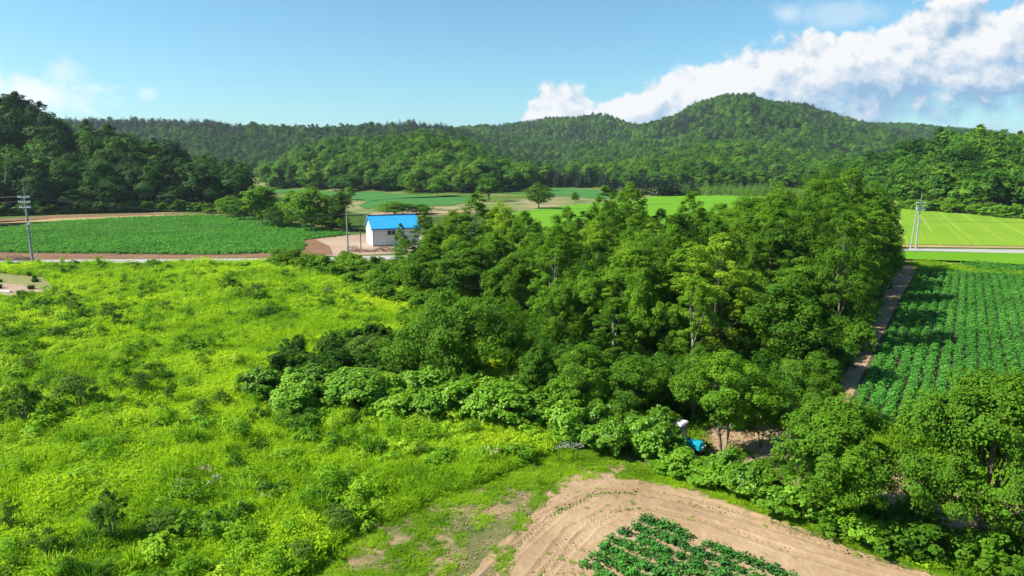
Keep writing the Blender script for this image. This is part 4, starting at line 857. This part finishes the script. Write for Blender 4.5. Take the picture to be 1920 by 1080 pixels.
def pasture_grass():
    # short grass on the path edges, under the trees and round the yards
    a, b = jgrid(-10, 70, 18, 104, .5, rng); out_ = inpoly(a, b, DIRT) | inpoly(a, b, VERGE) | inpoly(a, b, RFIELD) | inpoly(a, b, MEADOW) | inpoly(a, b, poly((1640, 500), (1730, 490), (2000, 520), (2000, 480), (1640, 470)))
    pth, _ = dist_line(a, b, poly((1575, 757), (1600, 700), (1640, 620), (1675, 540), (1700, 500))); nz = fbm(a, b, 2.5, 1)
    out_ |= inpoly(a, b, poly((900, 560), (960, 690), (1060, 740), (1200, 770), (1400, 800), (1500, 790), (1540, 690), (1585, 610), (1640, 540), (1680, 492), (1690, 478), (1300, 480), (960, 486), (780, 490), (810, 535))); k = ~out_ & (np.abs(a) < b * .8 + 4) & ~(inpoly(a, b, YARD2) & (nz < .62)) & ~((np.abs(pth) < 1.35) & (nz < .7)); a, b = a[k], b[k]; n = len(a)
    scatter('rough_grass', GT[:4], [M['grass_i']], np.stack([a, b, np.zeros(n)], 1), rng.rand(n) * 6.28, rng.uniform(.9, 1.6, n), rng.randint(0, 4, n), np.clip(.28 + rng.normal(size=n) * .1, 0, 1), sz=rng.uniform(.4, .7, n))
pasture_grass()
def under():
    a, b = jgrid(0, 66, 36, 104, .8, rng); k = inpoly(a, b, poly((900, 560), (960, 690), (1060, 745), (1200, 775), (1400, 805), (1530, 795), (1580, 690), (1620, 610), (1655, 540), (1690, 492), (1690, 478), (1300, 480), (960, 486), (780, 490), (810, 535))); a, b = a[k], b[k]; n = len(a)
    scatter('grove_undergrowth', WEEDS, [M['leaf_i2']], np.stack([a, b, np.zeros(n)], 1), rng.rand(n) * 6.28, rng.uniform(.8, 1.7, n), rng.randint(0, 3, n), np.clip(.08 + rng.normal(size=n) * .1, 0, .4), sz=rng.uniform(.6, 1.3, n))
under()
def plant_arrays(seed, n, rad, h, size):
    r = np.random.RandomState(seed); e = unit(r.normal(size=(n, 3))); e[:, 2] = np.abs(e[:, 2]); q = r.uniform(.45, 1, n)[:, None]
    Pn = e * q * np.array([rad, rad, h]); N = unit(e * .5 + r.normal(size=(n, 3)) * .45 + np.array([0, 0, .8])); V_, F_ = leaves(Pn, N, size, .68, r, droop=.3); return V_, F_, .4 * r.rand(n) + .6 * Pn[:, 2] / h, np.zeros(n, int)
PT = [plant_arrays(900 + i, 75, .30, .42, .13) for i in range(3)]; PF = [plant_arrays(910 + i, 46, .52, .48, .24) for i in range(3)]
def rows(name, pl, p0, p1, rowsp, plsp, temps, sc, tint, gapn=0., jit=.1, edge=.0, z=.03, sz=None):
    """potato plants set in rows running from p0 towards p1"""
    d = np.array([p1[0] - p0[0], p1[1] - p0[1]]); d = d / np.linalg.norm(d); q = np.array([-d[1], d[0]]); pa = np.array(pl) - p0; s_ = pa @ d; t_ = pa @ q
    A, B = np.meshgrid(np.arange(s_.min(), s_.max(), plsp), np.arange(t_.min(), t_.max(), rowsp)); A = A.ravel(); B = B.ravel(); n = len(A)
    A = A + rng.normal(size=n) * plsp * .25; B = B + rng.normal(size=n) * jit; x = p0[0] + A * d[0] + B * q[0]; y = p0[1] + A * d[1] + B * q[1]
    k = inpoly(x, y, pl) & (np.abs(x) < y * .84 + 4) & (fbm(x, y, 2.0, 3) > gapn); x, y = x[k], y[k]; n = len(x)
    tn = np.clip(tint + (fbm(x, y, 6, 2) - .5) * .5 + rng.normal(size=n) * .06, 0, 1)
    scatter(name, temps, [M['crop_i']], np.stack([x, y, np.full(n, z)], 1), rng.rand(n) * 6.28, sc * rng.uniform(.75, 1.2, n), rng.randint(0, len(temps), n), tn, sz=sz); print(name, n)
NEARC = poly((1085, 1110), (1090, 1062), (1118, 1030), (1150, 1012), (1175, 985), (1212, 966), (1262, 985), (1350, 1020), (1490, 1082), (1700, 1190), (1900, 1320), (1300, 1400))
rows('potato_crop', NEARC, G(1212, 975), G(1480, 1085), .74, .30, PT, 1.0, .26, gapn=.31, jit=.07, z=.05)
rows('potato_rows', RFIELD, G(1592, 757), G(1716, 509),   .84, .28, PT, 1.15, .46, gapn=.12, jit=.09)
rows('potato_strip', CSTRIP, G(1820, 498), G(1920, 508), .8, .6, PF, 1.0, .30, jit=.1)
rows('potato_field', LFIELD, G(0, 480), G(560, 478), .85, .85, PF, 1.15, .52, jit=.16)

# ------------------------------------------------------------------ built things
def paint(name, col, rough=.5, spec=.3, metal=0, lines=None, sc=1.0):
    col = tuple(q * .80 for q in col); m, t = mat(name); p = t.new('ShaderNodeTexCoord').outputs['Object']; n = t.noise(p, 3 * sc, 5, .65)
    c = t.mix(t.smooth(n, .35, .75), tuple(x * .82 for x in col), col)
    nb = bump(t, t.noise(p, 25 * sc, 3), .15, .01)
    if lines:
        ax, per, depth = lines; s_ = t.new('ShaderNodeSeparateXYZ'); t.put(s_.inputs[0], p)
        w_ = t.math('PINGPONG', s_.outputs[ax], per / 2); g = t.smooth(w_, 0, per * .12); nb = bump(t, g, .8, depth)
        c = t.mix(g, tuple(x * .75 for x in col), c)
    b = pbsdf(t, c, rough, spec, nb, metal); fin(t, b.outputs[0]); return m
P_ = {'wall': paint('cream_siding', (.92, .89, .82), lines=(2, .30, .02)), 'roof': paint('blue_metal_sheet', (.010, .36, .74), .35, .5, lines=(0, .45, .04)), 'roof_trim': paint('blue_trim', (.01, .16, .38), .4, .5),
      'trim': paint('white_trim', (.70, .69, .66)), 'shutter': paint('white_shutter', (.72, .72, .70), lines=(2, .12, .02)), 'plinth': paint('concrete_plinth', (.42, .40, .37), .9), 'concrete': paint('grey_concrete', (.34, .37, .38), .8),
      'steel': paint('galvanised_steel', (.55, .57, .58), .45, .5, .3), 'porcelain': paint('pale_porcelain', (.72, .72, .72), .2, .6), 'wood': paint('brown_timber', (.13, .075, .045), .85), 'wire': paint('dark_cable', (.05, .05, .055), .6),
      'white': paint('white_plastic', (.75, .75, .73), .4), 'cyan': paint('turquoise_paint', (.01, .40, .52), .3, .6), 'rubber': paint('black_rubber', (.02, .02, .02), .85), 'black': paint('black_paint', (.025, .025, .028), .4),
      'pink': paint('pale_red_stake', (.65, .38, .32), .6), 'twig': paint('dry_twigs', (.20, .13, .085), .9)}
gm, gt = mat('dark_glass'); gb = pbsdf(gt, (.02, .03, .035), .06, .8); fin(gt, gb.outputs[0]); P_['glass'] = gm
def empty(name, loc, rz, label, cat, group=None):
    e = bpy.data.objects.new(name, None); C.objects.link(e); e.location = loc; e.rotation_euler = (0, 0, rz); return tag(e, label, cat, group)
def prism(pts, x0, x1):
    """outline in the y-z plane pulled along x"""
    n = len(pts); V_ = [(x0, *p) for p in pts] + [(x1, *p) for p in pts]; F_ = [tuple(range(n))[::-1], tuple(range(n, 2 * n))] + [(i, (i + 1) % n, n + (i + 1) % n, n + i) for i in range(n)]; return V_, F_
def shed():
    x0, y0 = G(700, 463); e = empty('shed', (x0, y0, 0), R(22), 'small cream farm shed with bright blue metal roof beside a dirt yard', 'shed'); L, W, E, Rg = 8.3, 6.4, 3.35, 5.25
    MB().add(prism([(0, .22), (W, .22), (W, E), (W / 2, Rg - .12), (0, E)], 0, L)).build('wall', P_['wall'], e)
    MB().box((L / 2, W / 2, .10), (L + .12, W + .12, .28)).build('plinth', P_['plinth'], e)
    sl = (Rg - E) / (W / 2); o = .38; a = .10
    roof = MB().add(prism([(-o, E - o * sl), (W / 2, Rg), (W + o, E - o * sl), (W + o, E - o * sl + a), (W / 2, Rg + a + .02), (-o, E - o * sl + a)], -.35, L + .35)); rf = roof.build('roof', P_['roof'], e)
    rm = MB()
    for k in range(int((L + .5) / .45)):
        for s_ in (0, 1):
            ya, yb = (-o, W / 2) if s_ == 0 else (W + o, W / 2); rm.tube([(-.2 + k * .45, ya, E - o * sl + a + .012), (-.2 + k * .45, yb, Rg + a + .03)], .02, 4)
    rm.build('roof_rib', P_['roof'], rf); MB().box((L / 2, W / 2, Rg + a + .05), (L + .74, .34, .07)).build('ridge_cap', P_['roof_trim'], rf)
    MB().box((L / 2, -o - .02, E - o * sl + .03), (L + .74, .05, .18)).build('fascia', P_['roof_trim'], rf)
    MB().tube([(-.3, -o - .1, E - o * sl - .04), (L + .3, -o - .1, E - o * sl - .04)], .055, 8).build('gutter', P_['roof_trim'], rf)
    MB().tube([(L - .1, -.08, E - .3), (L - .1, -.08, .15)], .04, 8).build('downpipe', P_['trim'], e)
    for x, y in ((-.015, -.015), (L + .015, -.015), (-.015, W + .015)): MB().box((x, y, E / 2 + .1), (.12, .12, E - .25)).build('corner_trim', P_['trim'], e)
    f = MB(); wx, wz, ww, wh = 3.35, 2.42, 1.5, .8
    for dz in (-wh / 2, wh / 2): f.box((wx, -.02, wz + dz), (ww + .12, .10, .07))
    for dx in (-ww / 2, 0, ww / 2): f.box((wx + dx, -.022, wz), (.07, .10, wh - .06))
    wf = f.build('window', P_['trim'], e)
    for dx in (-.37, .37): MB().box((wx + dx, -.012, wz), (.66, .03, .72)).build('pane', P_['glass'], wf)
    MB().box((wx, -.06, wz - wh / 2 - .06), (ww + .2, .14, .05)).build('sill', P_['trim'], wf)
    d = MB().box((-.03, W / 2, 1.50), (.07, 3.9, 2.75)).build('shutter_door', P_['shutter'], e); MB().box((-.085, W / 2, .45), (.05, .35, .05)).build('handle', P_['steel'], d)
    fr = MB()
    for y in (W / 2 - 2.02, W / 2 + 2.02): fr.box((-.04, y, 1.5), (.12, .12, 2.8))
    fr.box((-.04, W / 2, 2.96), (.14, 4.2, .14)); fr.build('door_frame', P_['trim'], d)
shed()
def utility_pole(x, y, h, rz, label, arms=(0, .75, 1.5), armw=1.9, box=True, mast=True, r0=.19, mt='concrete', lean=(0, 0)):
    e = empty('utility_pole', (x, y, 0), rz, label, 'utility pole'); e.rotation_euler = (lean[0], lean[1], rz)
    MB().tube([(0, 0, -.2), (0, 0, h * .5), (0, 0, h)], [r0, r0 * .82, r0 * .62], 14).build('pole', P_[mt], e)
    for k, dz in enumerate(arms):
        z = h - .15 - dz; a = MB().box((0, -r0 * .8, z), (armw, .10, .12)).build('crossarm', P_['steel'], e)
        for sx in (-.46, -.28, .28, .46): MB().tube([(sx * armw, -r0 * .8, z + .05), (sx * armw, -r0 * .8, z + .12), (sx * armw, -r0 * .8, z + .19), (sx * armw, -r0 * .8, z + .26)], [.035, .085, .05, .075], 8).build('insulator', P_['porcelain'], a)
        MB().tube([(-.3 * armw, -r0 * .8, z - .04), (0, -r0 * .6, z - .5)], .02, 5).build('brace', P_['steel'], a)
    if mast: MB().tube([(0, 0, h - .3), (0, 0, h + 1.9)], [.035, .02], 6).build('mast', P_['steel'], e)
    if box:
        MB().box((.3, -.05, h * .60), (.32, .32, .5)).build('junction_box', P_['steel'], e, bevel=.03)
        for dz in (.52, .66): MB().tube([(0, 0, h * dz - .04), (0, 0, h * dz + .04)], r0 * 1.02, 12).build('band', P_['steel'], e)
    return e
pl = {}
x, y = G(62, 494); pl['l'] = (x, y, 10.0); utility_pole(x, y, 10.0, R(-6), 'tall grey concrete utility pole with three crossarms at the left edge beside the road')
x, y = G(653, 479); pl['m'] = (x, y, 6.9); utility_pole(x, y, 6.9, 0, 'plain grey concrete pole without crossarms in front of the dirt yard', arms=(), mast=False, box=False, r0=.15)
x, y = G(677, 469); utility_pole(x, y, 5.6, 0, 'thin brown timber pole between the grey pole and the shed', arms=(), mast=False, box=False, r0=.085, mt='wood')
x, y = G(1717, 467); pl['r'] = (x, y, 8.1); utility_pole(x, y, 8.1, R(5), 'pale concrete utility pole with crossarms and a raking prop beside the striped field', arms=(0, .6, 1.2), armw=1.7, r0=.14)
x2, y2 = G(1705, 466); e = empty('prop_pole', (x2, y2 - .3, 0), 0, 'slanting prop pole leaning against the pale utility pole beside the striped field', 'pole')
MB().tube([(0, 0, -.2), ((x - x2) * .85, .3, 7.1)], [.10, .07], 12).build('pole', P_['concrete'], e); MB().tube([((x - x2) * .82, .29, 6.8), ((x - x2) * .86, .3, 7.2)], .13, 10).build('clamp', P_['steel'], e)
pl['ll'] = (pl['l'][0] - 38, pl['l'][1] - 2, 9.6); pl['g'] = (26, 112, 8.5); pl['rr'] = (pl['r'][0] + 45, pl['r'][1] - 3, 8.2)
def wire(a, b, off, dz, sag, label, r_=.018):
    A = Vector(pl[a]); B = Vector(pl[b]); A.z -= dz; B.z -= dz if B.z > 7 else .2; d = (B - A).normalized(); q = Vector((-d.y, d.x, 0)) * off; pts = []
    for i in range(17):
        t = i / 16; p = A.lerp(B, t) + q; p.z -= 4 * sag * t * (1 - t); pts.append(p)
    tag(MB().tube(pts, r_, 5).build('power_line', P_['wire']), label, 'cable', 'overhead power lines')
for o_, dz in ((-.8, 0), (.8, 0), (-.8, .75), (0, 4.0)): wire('ll', 'l', o_, dz, .5, ('lower' if dz > 2 else 'upper') + ' overhead wire running left from the left utility pole')
for o_, dz in ((.5, .2), (-.5, 4.2), (0, 5.0)): wire('l', 'm', o_, dz, .9, ('lower' if dz > 2 else 'upper') + ' overhead wire crossing above the left potato field')
for o_, dz in ((.3, .2), (-.3, 3.0), (0, 3.6)): wire('m', 'g', o_, dz, .5, ('lower' if dz > 2 else 'upper') + ' overhead wire passing in front of the shed')
for o_, dz in ((.7, 0), (-.7, .6), (0, 3.0)): wire('r', 'rr', o_, dz, .5, ('lower' if dz > 2 else 'upper') + ' overhead wire crossing above the striped field')
# marker stake, pipe, brush
x, y = G(73, 492); e = empty('marker_stake', (x, y, 0), 0, 'pale reddish marker stake just right of the left utility pole', 'stake'); MB().tube([(0, 0, -.1), (-.12, 0, 1.55)], .035, 8).build('stake', P_['pink'], e); MB().tube([(-.12, 0, 1.5), (-.125, 0, 1.68)], .05, 8).build('cap', P_['white'], e)
x, y = G(6, 548); e = empty('drain_pipe', (x, y, .14), R(-14), 'white plastic pipe lying on the bare clearing at the left edge', 'pipe'); MB().tube([(-1.2, 0, 0), (1.0, 0, 0)], .09, 12).build('pipe', P_['white'], e)
for a_, b_ in ((-1.45, -1.18), (.98, 1.5)): MB().tube([(a_, 0, 0), (b_, 0, -.02)], .05, 10).build('end_piece', P_['black'], e)
rr_ = np.random.RandomState(4)
def brush(px0, px1, py, h, label, nn=240):
    x0, y0 = G(px0, py); x1, y1 = G(px1, py); m = MB()
    for i in range(nn):
        t = rr_.rand(); c = Vector((x0 + (x1 - x0) * t, y0 + rr_.normal() * .7, 0)); hh = h * (.5 + .5 * math.sin(t * 9 + 1)) * rr_.rand() + .1
        a = rr_.rand() * 6.28; l = rr_.uniform(.4, 1.1); d = Vector((math.cos(a), math.sin(a), rr_.uniform(-.1, .6))) * l
        m.tube([c + Vector((0, 0, hh)) - d * .5, c + Vector((0, 0, hh + .06)), c + Vector((0, 0, hh)) + d * .5], [.035, .028, .012], 4)
    o = m.build('brush_pile', P_['twig']); tag(o, label, 'brush pile'); return o
brush(655, 745, 472, .9, 'low heap of dry brown brushwood in front of the shed'); brush(-60, 62, 489, .6, 'heap of dark uprooted brush beside the road at the left edge', 200); brush(815, 880, 396, .9, 'dry brown brush bank below the oval field', 160)
def mast_tower(px, py, y):
    x = US(px, py)[0] * y; z = float(H(x, y)); top = topz(px, py, y) - z; e = empty('lattice_mast', (x, y, z), .5, 'tiny lattice mast standing on the right shoulder of the mountain', 'mast'); m = MB()
    for sx in (-1, 1):
        for sy in (-1, 1): m.tube([(sx * 1.8, sy * 1.8, 0), (sx * .3, sy * .3, top)], .12, 4)
    for k in range(8):
        z0, z1 = top * k / 8, top * (k + 1) / 8; a, b = 1.8 - 1.5 * k / 8, 1.8 - 1.5 * (k + 1) / 8
        for s1, s2 in (((-1, -1), (1, -1)), ((1, -1), (1, 1)), ((1, 1), (-1, 1)), ((-1, 1), (-1, -1))): m.tube([(s1[0] * a, s1[1] * a, z0), (s2[0] * b, s2[1] * b, z1)], .07, 4)
    m.build('tower', P_['steel'], e); c = MB()
    for dz in (.08, .2): c.box((0, 0, top * (1 - dz)), (7, .25, .25))
    c.build('crossarm', P_['steel'], e)
mast_tower(1582, 207, 1230)
def tractor():
    e = empty('tractor', (8.6, 33.4, .02), R(-40), 'small turquoise tractor with white cab roof half hidden behind the hedge', 'tractor'); e.scale = (.76, .76, .76)
    h = MB().box((1.15, 0, 1.02), (1.25, .62, .55)).box((1.83, 0, .96), (.12, .56, .42)).build('hood', P_['cyan'], e, bevel=.06)
    for sy in (-.2, .2): MB().tube([(1.90, sy, 1.05), (1.93, sy, 1.05)], .07, 10).build('headlight', P_['porcelain'], h)
    MB().box((1.90, 0, .88), (.03, .34, .2)).build('grille', P_['black'], h)
    MB().box((.5, 0, .62), (2.4, .42, .30)).build('chassis', P_['black'], e, bevel=.03)
    MB().tube([(.95, -.2, 1.3), (.95, -.2, 1.95)], .035, 8).build('exhaust', P_['black'], e)
    b = MB().box((-.25, 0, 1.0), (1.25, 1.0, .36)).build('cab_body', P_['cyan'], e, bevel=.04); p = MB()
    for sx, tx in ((.45, .33), (-.85, -.78), (-.15, -.15)):
        for sy in (-.5, .5): p.tube([(sx, sy, 1.0), (tx, sy * .92, 2.18)], .035, 6)
    for sy in (-.47, .47): p.tube([(.33, sy, 2.16), (-.78, sy, 2.16)], .035, 6)
    p.build('cab_frame', P_['black'], e); MB().box((-.24, 0, 2.26), (1.45, 1.18, .16)).build('cab_roof', P_['white'], e, bevel=.06)
    g, gtt = mat('cab_glass'); bb = pbsdf(gtt, (.45, .6, .6), .05, .6); tp = gtt.new('ShaderNodeBsdfTransparent'); mx = gtt.new('ShaderNodeMixShader'); mx.inputs[0].default_value = .62; gtt.l.new(bb.outputs[0], mx.inputs[1]); gtt.l.new(tp.outputs[0], mx.inputs[2]); fin(gtt, mx.outputs[0])
    MB().box((.40, 0, 1.62), (.015, .86, 1.0)).build('windscreen', g, e); MB().box((-.82, 0, 1.62), (.015, .86, 1.0)).build('rear_window', g, e)
    for sy in (-.49, .49): MB().box((.12, sy, 1.62), (.44, .012, 1.0)).build('side_window', g, e)
    s_ = MB().box((-.45, 0, 1.22), (.42, .42, .12)).box((-.66, 0, 1.48), (.1, .42, .45)).build('seat', P_['black'], e, bevel=.03)
    MB().tube([(.2, 0, 1.15), (.02, 0, 1.45)], .02, 6).tube([(.02 + .05 * math.sin(a_), .17 * math.cos(a_), 1.45 + .13 * math.sin(a_)) for a_ in np.linspace(0, 6.28, 17)], .015, 5).build('steering_wheel', P_['black'], e)
    for sx, sy, r_, w_ in ((-.45, -.62, .62, .30), (-.45, .62, .62, .30), (1.35, -.50, .36, .20), (1.35, .50, .36, .20)):
        wh = bpy.data.objects.new('wheel', None); C.objects.link(wh); wh.parent = e; wh.location = (sx, sy, r_); t = MB(); n = 28
        prof = [(r_ * .58, -w_ / 2), (r_ * .9, -w_ / 2), (r_, -w_ * .34), (r_, w_ * .34), (r_ * .9, w_ / 2), (r_ * .58, w_ / 2)]
        Vv = [(math.cos(6.283 * i / n) * q * (1 if j not in (2, 3) else 1 + .03 * (i % 2)), z_, math.sin(6.283 * i / n) * q * (1 if j not in (2, 3) else 1 + .03 * (i % 2))) for i in range(n) for j, (q, z_) in enumerate(prof)]
        Ff = [(i * 6 + j, i * 6 + (j + 1) % 6, ((i + 1) % n) * 6 + (j + 1) % 6, ((i + 1) % n) * 6 + j) for i in range(n) for j in range(6)]
        t.add((Vv, Ff)).build('tyre', P_['rubber'], wh); MB().tube([(0, -w_ * .3, 0), (0, w_ * .3, 0)], r_ * .6, 20).build('rim', P_['white'], wh)
        if r_ > .5: MB().add(prism([(0, 0)] * 0 + [(-.0, 0)] * 0 + [(.17 * k_, 0) for k_ in ()] or [(-.17, 0), (.17, 0), (.17, .04), (-.17, .04)], -.45, .45)).build('mudguard', P_['cyan'], wh).location = (0, 0, r_ + .06)
tractor()
# flowering weeds
def flower_weed(px, pb, hp, col, label):
    x, y, h, wd = base(px, pb, pb - hp, 30); e = empty('flowering_weed', (x, y, 0), rr_.rand() * 6, label, 'wildflower'); st = MB(); fl = []
    for k in range(6):
        a = rr_.rand() * 6.28; q = .35 * rr_.rand() ** .5; hh = h * rr_.uniform(.7, 1); st.tube([(math.cos(a) * q * .4, math.sin(a) * q * .4, 0), (math.cos(a) * q, math.sin(a) * q, hh)], [.014, .008], 4)
        Pn = rr_.normal(size=(26, 3)) * np.array([.09, .09, .03]) + np.array([math.cos(a) * q, math.sin(a) * q, hh]); fl.append(leaves(Pn, unit(rr_.normal(size=(26, 3)) * .6 + np.array([0, 0, .6])), .045, .9, rr_)[0])
    st.build('stem', M['tussock'], e).color = (.4, 0, 0, 1); pm = paint('petals', col, .7)
    for V_ in fl: link('flower_head', mesh_np('flower_head', V_, np.arange(len(V_)).reshape(-1, 4), [pm]), e)
for a in [(1050, 868, 36, (.42, .46, .34), 'white flowering weed at the rim of the sandy turning place'), (1078, 866, 34, (.45, .48, .36), 'white flowering weed right of the other at the rim of the sand'), (925, 880, 40, (.62, .60, .22), 'pale yellow flowering weed where meadow meets verge'),
          (385, 905, 30, (.50, .42, .24), 'tan seed head umbel in the lower meadow'), (345, 930, 28, (.50, .42, .22), 'tan umbel just left of the other in the lower meadow'), (405, 925, 30, (.60, .58, .38), 'cream umbel right of the two tan ones in the lower meadow'), (490, 1010 - 60, 24, (.55, .50, .3), 'cream umbel towards the bottom of the meadow')]: flower_weed(*a)
flat('clearing', poly((-300, 518), (0, 512), (90, 520), (122, 545), (60, 558), (0, 562), (-300, 580)), .02, M['olive']); flat('bare_patch', poly((-300, 535), (0, 531), (40, 534), (85, 545), (60, 553), (0, 556), (-300, 570)), .035, M['yard'])

# ------------------------------------------------------------------ air
hz = bpy.data.meshes.new('haze'); bm = bmesh.new(); bmesh.ops.create_cube(bm, size=1); bm.to_mesh(hz); bm.free()
ho = link('haze', hz, kind='stuff'); ho.scale = (9600, 5200, 230); ho.location = (0, 2350, 113)
hm = bpy.data.materials.new('haze_air'); hm.use_nodes = True; t = NT(hm.node_tree); t.n.clear(); pv = t.new('ShaderNodeVolumePrincipled')
pv.inputs['Color'].default_value = (.72, .86, 1, 1); pv.inputs['Density'].default_value = .00008; pv.inputs['Anisotropy'].default_value = .2
o_ = t.new('ShaderNodeOutputMaterial'); t.l.new(pv.outputs[0], o_.inputs['Volume']); hz.materials.append(hm)

# ------------------------------------------------------------------ tell apart things whose description is the same
ORD = 'first second third fourth fifth sixth seventh eighth ninth tenth eleventh twelfth thirteenth fourteenth fifteenth sixteenth seventeenth eighteenth nineteenth twentieth twenty-first twenty-second twenty-third twenty-fourth'.split()
same = {}
for o in bpy.data.objects:
    if o.parent is None and 'category' in o: same.setdefault((o.get('group'), o['label']), []).append(o)
for (g, lab), obs in same.items():
    if 1 < len(obs) <= 24 and len(lab.split()) <= 13:
        obs.sort(key=lambda q: q.location.x / max(q.location.y, 1)) if obs[0].location.length > 0 else None
        for k, q in enumerate(obs): q['label'] = f'{ORD[k]} from left: {lab}'

# ------------------------------------------------------------------ clods and stray weeds on the sand
def clods():
    r = np.random.RandomState(8); T_ = []
    for k in range(3):
        c = np.array([(i, j, l) for i in (-1, 1) for j in (-1, 1) for l in (-1, 1)], float) * r.uniform(.35, .6, (8, 3)); F_ = np.array([(0, 1, 3, 2), (4, 6, 7, 5), (0, 4, 5, 1), (2, 3, 7, 6), (0, 2, 6, 4), (1, 5, 7, 3)]); T_.append((c, F_, r.rand(6), np.zeros(6, int)))
    a, b = jgrid(-8, 32, 19, 46, .17, r); k = (inpoly(a, b, DIRT) | inpoly(a, b, YARD2) | inpoly(a, b, VERGE)) & (fbm(a, b, 1.6, 5) + .35 * r.rand(len(a)) > .68); a, b = a[k], b[k]; n = len(a)
    scatter('soil_clods', T_, [M['sand']], np.stack([a, b, np.full(n, .04)], 1), r.rand(n) * 6.28, .02 + .06 * r.rand(n) ** 3, r.randint(0, 3, n), r.rand(n))
    a, b = jgrid(-8, 32, 19, 46, .5, r); k = (inpoly(a, b, DIRT) | inpoly(a, b, YARD2)) & (fbm(a, b, 2.4, 3) + .45 * r.rand(len(a)) > .93); a, b = a[k], b[k]; n = len(a)
    scatter('stray_weeds', GT[:4], [M['grass_i']], np.stack([a, b, np.full(n, .03)], 1), r.rand(n) * 6.28, r.uniform(.12, .38, n), r.randint(0, 4, n), r.uniform(.1, .5, n), sz=r.uniform(.5, .9, n))
clods()
